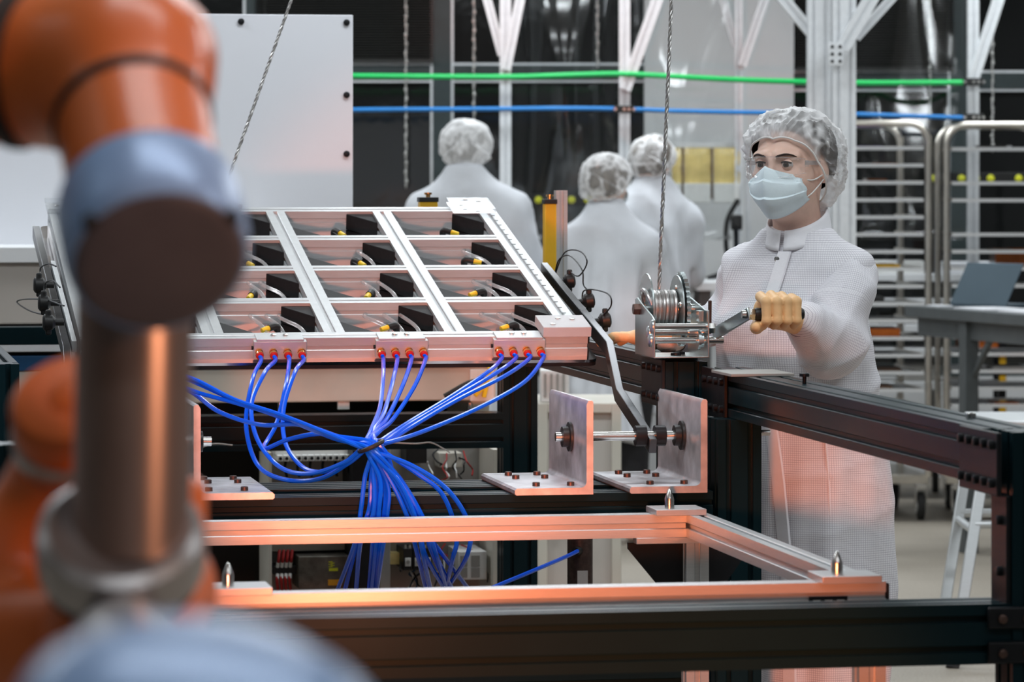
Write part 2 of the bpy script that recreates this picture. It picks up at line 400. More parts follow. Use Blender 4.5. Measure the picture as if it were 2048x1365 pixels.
# ---------------------------------------------------------------- aluminium enclosure posts with braces
def post_thing(px, w, Y, label, braces, top=3.38, prof=.045, m='aluminium_matte'):
    x = (px-1024)*Y/F; t = thing('frame_post', label, 'post', (x, Y, 0))
    part('upright', MB().profile((x, Y, .01), (x, Y, top), (1,0,0), w, w, max(1, round(w/.045)), max(1, round(w/.045)), .009), m, t)
    part('base_plate', MB().box(x-w*.9, x+w*.9, Y-w*.9, Y+w*.9, 0, .012), m, t, .002)
    for (ax, ay, bx_, by, bw, dy) in braces:
        p0 = W(ax, ay, Y+dy); p1 = W(bx_, by, Y+dy); p1 = p0+(p1-p0)*((3.37-p0.z)/(p1.z-p0.z))
        part('brace', MB().profile(p0, p1, (0,1,0), bw, bw, 1, 1, .009), m, t)
    return t
G = 'aluminium posts of the enclosure frame'
post_thing(1011, .052, 17.2, 'slim aluminium post directly right of the man with his back turned', [(1012, 140, 1042, -10, .045, -.05), (1004, 110, 972, -10, .040, .02)])
post_thing(1249, .05, 17.2, 'slim aluminium post above the two workers standing close together', [(1250, 180, 1316, -5, .052, -.05)])
post_thing(1477, .036, 17.9, 'thin aluminium post before the white wall pier', [(1484, 132, 1532, -10, .042, -.05), (1472, 95, 1442, -10, .036, .02)])
post_thing(1946, .05, 17.2, 'slim aluminium post behind the second tray rack', [(1946, 160, 1998, -5, .05, -.05)])
tp = thing('double_column', 'thick double aluminium column behind the masked woman', 'column', ((1664-1024)*14.6/F, 14.6, 0))
for (pc, dy) in ((1640, .06), (1687, 0)):
    x = (pc-1024)*14.6/F
    part('upright', MB().profile((x, 14.6+dy, .01), (x, 14.6+dy, 3.38), (1,0,0), .09, .09, 2, 2, .009), 'aluminium_matte', tp)
part('base_plate', MB().box((1610-1024)*14.6/F, (1718-1024)*14.6/F, 14.48, 14.75, 0, .012), 'aluminium_matte', tp, .002)
for (ax, ay, bx_, by, bw, dy) in ((1628, 72, 1556, -14, .045, .1), (1672, 118, 1738, 4, .056, -.075), (1712, 76, 1786, -6, .035, .12)):
    p0, p1 = W(ax, ay, 14.6+dy), W(bx_, by, 14.6+dy); p1 = p0+(p1-p0)*((3.37-p0.z)/(p1.z-p0.z))
    part('brace', MB().profile(p0, p1, (0,1,0), bw, bw, 1, 1, .009), 'aluminium_matte', tp)
pl = MB(); c = W(1672, 108, 14.46); pl.box(c.x-.03, c.x+.03, c.y-.006, c.y+.006, c.z-.045, c.z+.045)
jp = part('joint_plate', pl, 'aluminium_matte', tp, .002)
for dx in (-.015, .015):
    for dz in (-.028, 0, .028): part('bolt', MB().hexbolt((c.x+dx, c.y-.006, c.z+dz), (0,-1,0), .007, .006), 'black_plate', jp)
# ---------------------------------------------------------------- air lines strung along the posts
def airline(pts, Y, r, m, label, name='air_line'):
    single(name, MB().tube(smoothpath([W(x, y, Y) for x, y in pts], 6), r, 8), m, label, 'tube')
airline([(560, 150), (705, 152), (1000, 154), (1120, 151), (1238, 148), (1345, 153), (1480, 160), (1612, 164), (1716, 166), (1932, 165)], 17.12, .0125, 'green_tube', 'bright green air line strung across the posts')
airline([(560, 222), (705, 220), (1000, 218), (1120, 217), (1238, 218), (1345, 222), (1480, 225), (1612, 227), (1716, 229), (1932, 236)], 17.12, .0105, 'lightblue_tube', 'blue air line strung across the posts below the green one')
for px, py, lab in ((1248, 219, 'black clip holding the blue air line above the two workers'), (1946, 164, 'black clip holding the end of the green air line'), (1946, 235, 'black clip holding the end of the blue air line')):
    c = W(px, py, 17.12); t = thing('line_clip', lab, 'clip', (c.x, c.y-.03, c.z-.018), group='black clips of the air lines')
    part('body', MB().box(c.x-.045, c.x+.045, c.y-.03, c.y+.02, c.z-.017, c.z+.017), 'black_plastic', t, .003)
    for dx in (-.04, 0, .022, .045): part('screw', MB().cyl((c.x+dx, c.y-.03, c.z), (c.x+dx, c.y-.034, c.z), .007, n=8), 'steel', t)
# ---------------------------------------------------------------- clear vinyl sheets hung between the posts
def vinyl(px0, px1, Y, seed, label):
    x0, x1 = (px0-1024)*Y/F, (px1-1024)*Y/F; rings = []
    for j in range(25):
        z = 1.2+2.1*j/24
        rings.append([(x0+(x1-x0)*i/28, Y+.10*math.sin(PI*i/28)*math.sin(1.2+z*1.6+seed)+.012*noise.noise(Vector((i*.09, j*.08, seed*3.))), z) for i in range(29)])
    o = single('vinyl_sheet', MB().ring_skin(rings, False, False, closed=False), 'vinyl', label, 'plastic sheet', group='clear vinyl sheets of the enclosure', smooth=180)
    o.modifiers.new('thickness', 'SOLIDIFY').thickness = .001
vinyl(1024, 1236, 17.35, 0.4, 'clear wavy vinyl sheet left of the shorter worker between two posts')
vinyl(1262, 1468, 17.35, 1.5, 'clear wavy vinyl sheet hung before the white wall pier')
vinyl(1720, 1932, 17.35, 2.3, 'clear wavy vinyl sheet above the tray rack beside the woman')
# ---------------------------------------------------------------- black rails with yellow buttons
def rail(x0, x1, py, Y, dots, label):
    a, b = W(x0, py, Y), W(x1, py, Y); t = thing('button_rail', label, 'rail', ((a.x+b.x)/2, Y, 0))
    part('rail', MB().box(a.x, b.x, Y-.02, Y+.02, a.z-.028, a.z+.028), 'black_plastic', t, .003)
    for s in (a.x+.02, b.x-.02): part('leg', MB().box(s-.015, s+.015, Y-.015, Y+.015, 0, a.z-.02), 'black_plastic', t)
    for d in dots:
        c = W(d, py, Y); part('button', MB().lathe((c.x, Y-.02, c.z), (0,-1,0), [(0, .018), (.008, .018), (.014, .010)], 12), 'label_yellow', t)
rail(1062, 1226, 400, 17.7, (1077, 1143, 1175), 'black rail with yellow buttons left of the two workers')
rail(1862, 2110, 357, 17.7, (1869, 1922, 1951, 1980, 2036), 'black rail with yellow buttons behind the tray racks')
# ---------------------------------------------------------------- amber sheets on a rack before the white pier
t = thing('sheet_rack', 'white rail and stand holding amber sheets by the white wall', 'rack', ((1415-1024)*17.95/F, 17.95, 0))
a, b = W(1340, 291, 17.95), W(1500, 291, 17.95)
part('top_rail', MB().box(a.x, b.x, 17.93, 17.96, a.z-.012, a.z+.012), 'white_paint', t, .002)
for s in (a.x+.01, b.x-.01): part('upright', MB().box(s-.012, s+.012, 17.93, 17.96, 0, a.z), 'aluminium_matte', t)
for k, (x0, x1) in enumerate(((1344, 1366), (1367, 1424), (1427, 1482))):
    p, q = W(x0, 296, 17.9), W(x1, 398, 17.9); mb = MB()
    n = 7
    rings = [[(p.x+(q.x-p.x)*i/n, 17.9-.012*math.sin(PI*i/n)-.012*(j % 2), p.z+(q.z-p.z)*j/5) for i in range(n+1)] for j in range(6)]
    mb.ring_skin(rings, False, False, closed=False); back = [[(x, y+.02, z) for x, y, z in r] for r in rings]
    mb.ring_skin([list(reversed(r)) for r in back], False, False, closed=False)
    s = thing('amber_sheet', ('narrow amber plastic sheet at the left of the white rail', 'middle amber plastic sheet with dark brown edges', 'right amber plastic sheet next to the woman\'s glasses')[k], 'sheet', (p.x, 17.9, q.z), group='amber sheets hung on the white rail')
    part('film', mb, 'amber', s)
    part('edge_strip', MB().box(q.x-.006, q.x+.004, 17.885, 17.925, q.z, p.z), 'brown_sheet', s)
    part('white_base', MB().box(p.x, q.x-.008, 17.86, 17.925, q.z-.02, q.z+.075), 'white_plastic', s, .004)
# bench and camera stand by the pier
t = thing('side_bench', 'white topped bench between the workers and the woman', 'table', ((1440-1024)*17.2/F, 17.2, 0))
a, b = W(1392, 572, 17.0), W(1530, 572, 17.0)
part('top', MB().box(a.x, b.x, 16.9, 17.6, a.z-.02, a.z+.02), 'white_paint', t, .003)
for sx in (a.x+.04, b.x-.04):
    for sy in (16.95, 17.55): part('leg', MB().box(sx-.025, sx+.025, sy-.025, sy+.025, 0, a.z-.018), 'bench_grey', t)
zb = a.z+.02
c = W(1472, 445, 17.2); t = thing('camera_stand', 'small black camera on a stand on the white bench', 'camera', (c.x, 17.2, zb))
part('foot', MB().cyl((c.x, 17.2, zb), (c.x, 17.2, zb+.015), .07, n=20), 'black_plate', t)
part('rod', MB().cyl((c.x, 17.2, zb+.01), (c.x, 17.2, c.z-.02), .012, n=10), 'black_plate', t)
part('body', MB().box(c.x-.025, c.x+.025, 17.12, 17.22, c.z-.035, c.z+.035), 'black_plastic', t, .006)
part('lens', MB().cyl((c.x, 17.12, c.z), (c.x, 17.08, c.z), .018, n=14), 'black_plastic', t)
single('loose_cable', MB().tube(smoothpath([W(1476, 400, 17.45), W(1455, 440, 17.42), W(1452, 490, 17.4), W(1458, 530, 17.38), W(1440, 548, 17.36), W(1415, 558, 17.35)]), .012, 8), 'black_plastic', 'thick black cable curving down to the white bench', 'cable')
single('blue_box', MB().box(W(1478,0,17.1).x, W(1500,0,17.1).x, 17.05, 17.2, zb, zb+.16), 'lightblue_tube', 'small blue box on the white bench beside the woman\'s shoulder', 'box', bevel=.006)
# ---------------------------------------------------------------- rolling tray racks
def rack(x0, x1, yf, yb, ztop, label, dxb):
    t = thing('tray_rack', label, 'rack', ((x0+x1)/2, (yf+yb)/2, 0), group='rolling tray racks')
    r = .0155
    for yy, dx in ((yf, 0), (yb, dxb)):
        for sgn, xx in ((1, x0), (-1, x1)):
            P = [(xx+dx, yy, .19), (xx+dx, yy, ztop-.10)]
            for k in range(1, 7):
                q = k/6*PI/2; P.append((xx+dx+sgn*.085*(1-math.cos(q)), yy, ztop-.10+.085*math.sin(q)))
            P.append(((x0+x1)/2+dx, yy, ztop-.015))
            part('upright', MB().tube(P, r, 10), 'rack_steel', t)
    part('top_plate', MB().hexa([(x0+.06, yf, ztop-.03), (x1-.06, yf, ztop-.03), (x1-.06+dxb, yb, ztop-.03), (x0+.06+dxb, yb, ztop-.03), (x0+.06, yf, ztop-.005), (x1-.06, yf, ztop-.005), (x1-.06+dxb, yb, ztop-.005), (x0+.06+dxb, yb, ztop-.005)]), 'rack_steel', t, .002)
    part('base_shelf', MB().hexa([(x0, yf, .16), (x1, yf, .16), (x1+dxb, yb, .16), (x0+dxb, yb, .16), (x0, yf, .2), (x1, yf, .2), (x1+dxb, yb, .2), (x0+dxb, yb, .2)]), 'rack_steel', t, .003)
    for yy, dx in ((yf+.03, 0), (yb-.03, dxb)):
        for k, xx in enumerate((x0+.05, x1-.03)):
            X = xx+dx; c = part('caster', MB().box(X-.022, X+.022, yy-.03, yy+.03, .135, .16).box(X-.026, X-.02, yy-.02, yy+.03, .055, .15).box(X+.02, X+.026, yy-.02, yy+.03, .055, .15), 'steel', t, .002)
            part('wheel', MB().lathe((X-.017, yy+.01, .062), (1,0,0), [(0, .045), (.004, .060), (.017, .062), (.030, .060), (.034, .045)], 24), 'rubber', c)
            part('hub', MB().lathe((X-.021, yy+.01, .062), (1,0,0), [(0, .02), (.001, .03), (.041, .03), (.042, .02)], 16), 'white_plastic', c)
    return t
RY, RB = 16.25, 16.85
r1x0, r1x1 = (1652-1024)*RY/F, (1857-1024)*RY/F
rack(r1x0, r1x1, RY, RB, bz(240, RY), 'steel tray rack on casters directly right of the woman', -.06)
r2x0, r2x1 = (1893-1024)*RY/F, (2100-1024)*RY/F
rack(r2x0, r2x1, RY, RB, bz(243, RY), 'steel tray rack on casters at the right edge behind the laptop', .03)
ORD = ['top', 'second', 'third', 'fourth', 'fifth', 'sixth', 'seventh', 'eighth', 'ninth', 'tenth', 'eleventh', 'twelfth', 'thirteenth', 'fourteenth', 'fifteenth', 'sixteenth', 'seventeenth']
def tray(x0, x1, yf, yb, dxb, z, label, group, items, seed):
    rnd = random.Random(seed); t = thing('tray', label, 'tray', ((x0+x1)/2, yf, z), group=group)
    sh = lambda a, b, y0, y1, z0, z1: [(a, y0, z0), (b, y0, z0), (b+dxb, y1, z0), (a+dxb, y1, z0), (a, y0, z1), (b, y0, z1), (b+dxb, y1, z1), (a+dxb, y1, z1)]
    part('sheet', MB().hexa(sh(x0, x1, yf-.01, yb+.01, z-.002, z+.001)), 'aluminium_matte', t)
    part('rim', MB().hexa(sh(x0, x1, yf-.014, yf-.010, z-.004, z+.011)), 'white_paint', t)
    for sx in (x0, x1-.004): part('side_rim', MB().hexa(sh(sx, sx+.004, yf-.01, yb+.01, z-.002, z+.012)), 'rack_steel', t)
    ms = ['brown_sheet', 'amber_dark', 'paper', 'dark_interior', 'grey_plate']; rnd.shuffle(ms)
    for k in range(items):
        m = ms[k]; u0 = rnd.uniform(.02, .5); wv = rnd.uniform(.2, .4); hh = rnd.choice((.004, .006, .012, .02)); d0 = k*.25+rnd.uniform(0, .06)
        nm, lb = {'brown_sheet': ('brown_sheet', 'thin brown sheet'), 'amber_dark': ('amber_sheet', 'small amber sheet'), 'paper': ('paper_stack', 'white paper'), 'dark_interior': ('black_part', 'flat black part'), 'grey_plate': ('grey_plate', 'flat grey plate')}[m]
        X0 = x0+.02+(x1-x0-.04)*u0; X1 = X0+(x1-x0)*wv
        single(nm, MB().box(X0, X1, yf+d0+.02, yf+d0+.24, z+.001, z+.001+hh), m, lb+' on the '+label.replace(' from the top', '').replace(' in the rack directly', ' in the rack'), nm.replace('_', ' '))
for k in range(17):
    z = bz(298+34.6*k, RY)
    tray(r1x0+.026, r1x1-.022, RY, RB, -.06, z, ('%s tray from the top in the rack directly right of the woman' % ORD[k]).replace('top tray from the top', 'topmost tray'), 'trays of the rack beside the woman', [0,1,2,1,1,1,2,2,1,2,1,2,2,1,1,1,0][k], 40+k)
for k in range(16):
    z = bz(300+(34.2*k if k else 0), RY)
    if k in (1, 4, 9): continue
    tray(r2x0+.022, r2x1-.026, RY, RB, .03, z, ('%s tray level of the rack behind the laptop' % ORD[k]).replace('top tray', 'topmost tray'), 'trays of the rack behind the laptop', [2,0,0,1,0,1,1,0,1,0,1,1,1,1,0,1][k], 90+k)
c = bz(298, RY); single('purple_sheet', MB().box(W(1712,0,RY).x, W(1766,0,RY).x, RY-.005, RY+.3, c+.0012, c+.012), 'purple_sheet', 'purple sheet on the topmost tray right of the woman', 'sheet')
z = bz(298+34.6*11, RY); single('amber_plate', MB().box(W(1718,0,RY).x, W(1800,0,RY).x, RY-.004, RY+.3, z+.0125, z+.045), 'amber_dark', 'thick orange amber plate on a lower tray beside the woman', 'plate')
z = bz(298+34.6*7, RY); single('yellow_strip', MB().box(W(1742,0,RY).x, W(1800,0,RY).x, RY-.006, RY+.3, z+.0125, z+.022), 'yellow_paint', 'flat yellow strip on a tray at the woman\'s shoulder', 'strip')
# ---------------------------------------------------------------- storage shelf behind the racks
SY = 17.3; x0, x1 = W(1716, 0, SY).x, W(2014, 0, SY).x
t = thing('storage_shelf', 'white shelf unit with yellow striped post behind the tray racks', 'shelf', ((x0+x1)/2, SY+.2, 0))
for py in (556, 606, 657, 705, 772, 838, 905): z = bz(py, SY); part('board', MB().box(x0, x1, SY, SY+.22, z-.018, z+.018), 'white_paint', t, .003)
for xx in (x0+.02, x1-.02):
    for yy in (SY+.03, SY+.19): part('post', MB().box(xx-.018, xx+.018, yy-.018, yy+.018, 0, bz(545, SY)), 'black_plate', t)
for py in (725, 765, 815, 850): z = bz(py, SY); part('yellow_stripe', MB().box(x1-.034, x1-.004, SY+.008, SY+.0115, z-.03, z+.03), 'yellow_paint', t)
for k, (a, b, py, h, m, lb) in enumerate(((1730, 1850, 556, .06, 'white_plastic', 'long white box on the top board of the shelf unit'), (1880, 1985, 556, .055, 'paper', 'stack of white paper on the top board of the shelf unit'), (1760, 1830, 657, .05, 'dark_interior', 'black box on the third board of the shelf unit'), (1920, 2000, 705, .05, 'amber_dark', 'orange tub on the fourth board of the shelf unit'), (1800, 1870, 772, .08, 'grey_plate', 'grey box on the fifth board of the shelf unit'))):
    z = bz(py, SY)+.0185; single('storage_box', MB().box(W(a,0,SY).x, W(b,0,SY).x, SY+.02, SY+.19, z, z+h), m, lb, 'box', bevel=.006, group='boxes on the shelf unit')
# ---------------------------------------------------------------- workbench with laptop
ZT = .966
Av = Vector((W(1809, 0, 15.3).x, 15.3, 0)); Bv = Vector((W(2110, 0, 14.1).x, 14.1, 0)); ab = (Bv-Av).normalized(); pe = Vector((-ab.y, ab.x, 0)); LAB = (Bv-Av).length
t = thing('workbench', 'dark grey workbench carrying the laptop', 'table', (Av+pe*.35+ab*.6), WORLD)
def bp(s, t, z): return Av+ab*s+pe*t+Vector((0, 0, z))
def slab(s0, s1, t0, t1, z0, z1): return MB().hexa([bp(s0,t0,z0), bp(s1,t0,z0), bp(s1,t1,z0), bp(s0,t1,z0), bp(s0,t0,z1), bp(s1,t0,z1), bp(s1,t1,z1), bp(s0,t1,z1)])
part('top', slab(0, LAB, 0, .7, ZT-.045, ZT), 'bench_grey', t, .003)
part('apron', slab(.04, LAB-.04, .04, .07, ZT-.12, ZT-.045), 'bench_grey', t)
sl = (W(1893, 0, 14.84)-Av).dot(ab)
for q in (sl, LAB-.06):
    for tt in (.05, .62): part('leg', slab(q-.03, q+.03, tt-.03, tt+.03, 0, ZT-.045), 'bench_grey', t, .004)
    part('brace', MB().bar(bp(q+.02, .06, .70), bp(q+.22, .06, ZT-.06), .02, .02), 'bench_grey', t)
p0 = Vector((W(1900, 0, 15.22).x, 15.22, 0)); p1 = Vector((W(2012, 0, 14.98).x, 14.98, 0)); ed = (p1-p0); en = Vector((-ed.y, ed.x, 0)).normalized()
t = thing('laptop', 'open laptop with dark blue grey lid standing on the workbench', 'laptop', p0+ed/2+Vector((0,0,ZT)))
q = [p0, p1, p1+en*.17, p0+en*.17]
part('base', MB().hexa([v+Vector((0,0,ZT+.0006)) for v in q]+[v+Vector((0,0,ZT+.016)) for v in q]), 'laptop_shell', t, .002)
up = Vector((.068, -.02, .165)); th = en*.005
lo_ = [p0+Vector((0,0,ZT+.014)), p1+Vector((0,0,ZT+.014))]
part('lid', MB().hexa([lo_[0], lo_[1], lo_[1]+th, lo_[0]+th, lo_[0]+up, lo_[1]+up, lo_[1]+up+th, lo_[0]+up+th]), 'laptop_shell', t, .0015)
part('screen', MB().hexa([lo_[0]+th+up*.08+ed*.05, lo_[1]+th+up*.08-ed*.05, lo_[1]+th*1.2+up*.08-ed*.05, lo_[0]+th*1.2+up*.08+ed*.05, lo_[0]+th+up*.95+ed*.05, lo_[1]+th+up*.95-ed*.05, lo_[1]+th*1.2+up*.95-ed*.05, lo_[0]+th*1.2+up*.95+ed*.05]), 'black_plate', t)
for k, (s0, s1, t0, t1) in enumerate(((.36, .62, .04, .24), (.72, 1.05, .05, .3), (.10, .2, .05, .12))):
    single('paper', slab(s0, s1, t0, t1, ZT+.0005, ZT+.006), 'paper', ('white papers on the workbench before the laptop', 'white papers at the right edge of the workbench', 'small white sheet at the left corner of the workbench')[k], 'paper', group='papers on the workbench')
z = bz(535, 16.55); x0, x1 = W(1985, 0, 16.5).x, W(2080, 0, 16.5).x
t = thing('amber_bin', 'orange amber bin on the rack behind the laptop lid', 'bin', ((x0+x1)/2, 16.5, bz(300+34.2*7, RY)+.002))
zz = bz(300+34.2*7, RY)+.002
part('wall', MB().box(x0, x1, 16.4, 16.41, zz, zz+.085).box(x0, x1, 16.6, 16.61, zz, zz+.085).box(x0, x0+.01, 16.41, 16.6, zz, zz+.085).box(x1-.01, x1, 16.41, 16.6, zz, zz+.085), 'amber_dark', t)
part('base', MB().box(x0, x1, 16.4, 16.61, zz-.0015, zz+.004), 'amber_dark', t)
# ---------------------------------------------------------------- aluminium step stool at the right
t = thing('step_stool', 'aluminium stool with slanted legs and round rungs behind the corner post', 'stool', (1.5, 11.7, 0))
ft = W(1906, 1336, 11.4); tpx = W(1962, 975, 11.55); d = (tpx-ft)/(tpx.z-ft.z); zs = .72
L1a = Vector((ft.x, ft.y, .012)); L1b = ft+d*(zs-ft.z)
def pt(o, z): return L1a+(L1b-L1a)*((z-.012)/(zs-.012))+Vector(o)
wx = .42
legs = []
for ox, oy, sx, sy in ((0,0,1,1), (wx,0,-1,1), (0,.40,1,-1), (wx,.40,-1,-1)):
    a = Vector((L1a.x if sx > 0 else L1a.x+wx, L1a.y+oy, .012)); b = Vector((L1b.x if sx > 0 else L1a.x+wx-(L1b.x-L1a.x), L1b.y+(oy if sy > 0 else oy-.3*0), zs)); legs.append((a, b))
    part('leg', MB().bar(a, b, .034, .024, up=(0,1,0)), 'aluminium', t, .003)
    part('rubber_foot', MB().bar(a-(b-a)*.016, a+(b-a)*.03, .038, .028, up=(0,1,0)), 'rubber', t)
for i, j, z in ((0,1,.42), (0,2,.40), (1,3,.40), (2,3,.42)):
    a = legs[i][0]+(legs[i][1]-legs[i][0])*(z/zs); b = legs[j][0]+(legs[j][1]-legs[j][0])*(z/zs)
    part('rung', MB().cyl(a, b, .013, n=12), 'aluminium', t)
xs = [q[1].x for q in legs]; ys = [q[1].y for q in legs]
part('seat', MB().box(min(xs)-.03, max(xs)+.03, min(ys)-.03, max(ys)+.03, zs-.01, zs+.02), 'aluminium', t, .006)
# ---------------------------------------------------------------- light cabinet seen under the winch rail
x0, x1 = W(1076, 0, 11.6).x, W(1243, 0, 11.6).x; zt = bz(808, 11.6)
t = thing('cream_cabinet', 'cream cabinet with recessed door standing behind the steel brackets', 'cabinet', ((x0+x1)/2, 11.8, 0))
part('body', MB().box(x0, x1, 11.65, 12.1, 0, zt), 'cream_paint', t, .004)
fw = .03
part('door_frame', MB().box(x0, x0+fw, 11.62, 11.65, .02, zt).box(x1-fw, x1, 11.62, 11.65, .02, zt).box(x0+fw, x1-fw, 11.62, 11.65, zt-fw, zt).box(x0+fw, x1-fw, 11.62, 11.65, .02, .02+fw), 'cream_paint', t, .003)
part('door_panel', MB().box(x0+fw, x1-fw, 11.64, 11.655, .02+fw, zt-fw), 'beige_paint', t)
part('handle', MB().box(x0+.05, x0+.065, 11.60, 11.625, zt*.5, zt*.5+.12), 'black_plastic', t, .003)
z0 = zt
t = thing('small_terminal', 'small white terminal box on the cream cabinet', 'box', (W(1105, 0, 11.7).x, 11.7, zt))
a, b = W(1080, 0, 11.7).x, W(1138, 0, 11.7).x
part('body', MB().box(a, b, 11.66, 11.82, zt, zt+.1), 'white_plastic', t, .004)
for k in range(4): part('rib', MB().box(a+.012+k*.019, a+.02+k*.019, 11.652, 11.66, zt+.02, zt+.09), 'grey_plate', t)
# ================================================================== black machine frame (slotted profiles)
K = .09
A0 = 1.732; AP = 1.669                     # right hand post and depth rail; reference plane of panel and arm
bP0 = mY(1360, 900, 7.85).y                # front face of the post under the winch
aP1, bP1 = mY(1436, 900, 7.55).x, mY(1436, 900, 7.55).y
bP2 = mY(1040, 900, 9.67).y
bF = mY(1985, 1200, 5.86).y; aP3 = mY(2026, 1000, 5.86).x
frame = thing('machine_frame', 'black slotted profile frame carrying the winch and the steel brackets', 'machine frame', (A0, bP0, 0), MACH)
ZB = 1.097; ZD = 1.116
def post(a, b, z0, z1): return part('post', MB().profile((a+K/2, b+K/2, z0), (a+K/2, b+K/2, z1), (1,0,0), K, K, 2, 2), 'black_anodised', frame)
def rail_u(a0, a1, b, z, kb=K, kz=K): return part('cross_rail', MB().profile((a0, b+kb/2, z+kz/2), (a1, b+kb/2, z+kz/2), (0,1,0), kb, kz, round(kb/.045), round(kz/.045)), 'black_anodised', frame)
def rail_d(a, b0, b1, z): return part('depth_rail', MB().profile((a+K/2, b0, z+K/2), (a+K/2, b1, z+K/2), (1,0,0), K, K, 2, 2), 'black_anodised', frame)
post(A0, bP0, 0, ZD-.008); post(aP1, bP1, 0, ZB-K-.001); post(A0-.01, bP2, 0, ZD-.002)
post(aP3, bF-.005, 0, ZB+.0)
AL = .30                                   # left hand side of the frame, behind the robot
post(AL, bP0, 0, ZD); post(AL, bP2, 0, ZD); post(AL-.1, bF, 0, ZB)
rail_d(A0, bP0+K, bP2, ZD-K); rail_d(AL, bP0+K, bP2, ZD-K)
aB = mY(1462, 760, 7.6).x                  # long rail running from the winch post towards the camera
rail_d(aB-.0, bF+K, bP0-.004, ZB-K)
rail_u(AL, aP3, bF, .735, K, .094)         # low front rail
aR_ = mY(1424, 975, 7.44).x; bBr = mY(1200, 985, 7.47).y; ZBR = .866    # rails under the brackets
rail_u(AL, A0+.02, bBr, ZBR-K); rail_u(AL, aR_-.0, bBr+.19, ZBR-K, .18, K)
rail_u(AL+K, A0-.01, bP2, .796); rail_u(AL+K, A0-.01, bP2, .30); rail_u(AL, A0, bBr, .42)
def plate_bolts(poly_pts, o, ex, ey, ez, t, bolts, nm='joint_plate', r=.0075):
    p = part(nm, MB().prism(poly_pts, o, ex, ey, ez, t), 'black_plate', frame, .002)
    o, ex, ey, ez = [Vector(q) for q in (o, ex, ey, ez)]
    for x, y in bolts:
        q = o+ex*x+ey*y+ez*t
        part('bolt', MB().lathe(q, ez*(1 if t > 0 else -1), [(0, r), (.007, r), (.008, r*.8)], 12), 'black_plate', p)
    return p
# T-shaped joint plate on the left face of the winch post, seen edge on
b0 = bP0
T = [(0, -.33), (.05, -.33), (.05, -.10), (.20, -.10), (.20, .0), (0, .0)]
bl = [(.02+.022*i*2.2, -.02) for i in range(4)]+[(.02+.022*i*2.2, -.08) for i in range(4)]+[(.02, -.17), (.04, -.17), (.02, -.29)]
plate_bolts(T, (A0, b0, ZD-.003), (0,1,0), (0,0,1), (-1,0,0), .008, bl)
# plates at the far end of the long rail and at the corner post
aL = aB-.0
pp = [(-.20, -.096), (.0, -.096), (.0, .004), (-.20, .004)]
plate_bolts(pp, (aL, bP1+.27, ZB), (0,1,0), (0,0,1), (-1,0,0), .008, [(-.185+.05*i, -.02) for i in range(4)]+[(-.185+.05*i, -.075) for i in range(4)])
plate_bolts([(-.10, -.10), (.10, -.10), (.10, .0), (-.10, .0)], (aB, bF+K, ZB), (0,1,0), (0,0,1), (-1,0,0), .008, [(-.08+.04*i, -.02) for i in range(5)]+[(-.08+.04*i, -.08) for i in range(5)])
plate_bolts([(-.088, -.25), (-.008, -.25), (-.008, .0), (-.088, .0)], (aP3, bF+K, ZB-.10), (0,1,0), (0,0,1), (-1,0,0), .008, [(-.06, -.04), (-.06, -.12), (-.06, -.20)])
for dz in (.018, .072):
    q = part('corner_bracket', MB().box(aP3-.042, aP3+.06, bF-.014, bF-.004, .735+dz-.016, .735+dz+.018), 'black_plate', frame, .003)
    for x in (-.02, .02): part('bolt', MB().lathe((aP3+x, bF-.014, .735+dz), (0,-1,0), [(0, .007), (.006, .007), (.007, .005)], 12), 'rust_bolt', q)
# dark cover plate and a black screw on the long rail
pc = mY(1462, 735, 7.45)
part('cover_plate', MB().box(aB-.03, aB+.10, bP1-.08, bP1+.09, ZB, ZB+.006), 'grey_plate', frame, .001)
q = mY(1577, 748, 7.22); part('thumb_screw', MB().lathe((aB+.05, q.y, ZB), (0,0,1), [(0, .004), (.014, .004), (.014, .010), (.020, .010), (.021, .008)], 12), 'black_plate', frame)
for px, py in ((1855, 815), (1888, 822)):
    q = mY(px, py, 6.2); part('steel_screw', MB().lathe((aB+.06, q.y, ZB), (0,0,1), [(0, .008), (.008, .008), (.009, .005)], 12), 'steel', frame)
# stub of a shaft at the right post
q = mY(1535, 866, 7.62); part('shaft_stub', MB().cyl((aP1+K, q.y, q.z), (aP1+K+.03, q.y, q.z), .006, n=12), 'steel', frame)
# ================================================================== raw aluminium angle brackets
def bracket(a_up, side, label, grp='aluminium angle brackets bolted to the black rails'):
    # upright plate with its outer face at a_up; foot runs to side (-1 left, +1 right)
    b0, b1 = bBr-.03, bBr+.36; z0 = ZBR; w = .158; h = .186; th = .0135
    t = thing('angle_bracket', label, 'bracket', (a_up, b0, z0), MACH, grp)
    r = .012; P = [(0, 0), (-w+.003, 0), (-w, .003), (-w, th-.004), (-w+.004, th), (-th-r, th)]
    P += [(-th-r+r*math.sin(k/5*PI/2), th+r-r*math.cos(k/5*PI/2)) for k in range(1, 6)]
    P += [(-th, h-.008), (-th+.004, h), (-.003, h), (0, h-.003)]
    P = [(-side*0+side*(-x), z) for x, z in P] if side > 0 else P
    part('angle', MB().prism(P, (a_up, b0, z0), (1,0,0), (0,0,1), (0,1,0), b1-b0), 'aluminium_raw', t, smooth=30)
    for (u, v) in ((.035, .055), (.105, .055), (.052, .24), (.112, .24), (.052, .325), (.112, .325)):
        x = a_up+side*u if side > 0 else a_up-u
        part('bolt', MB().lathe((x, b0+v, z0+th), (0,0,1), [(0, .0075), (.007, .0075), (.008, .006)], 14), 'rust_bolt', t)
    return t
aR = mY(1424, 975, 7.44).x; aM = mY(1186, 980, 7.44).x; aLf = mY(371, 975, 7.46).x
bracket(aR, -1, 'raw aluminium angle bracket standing against the black post below the winch')
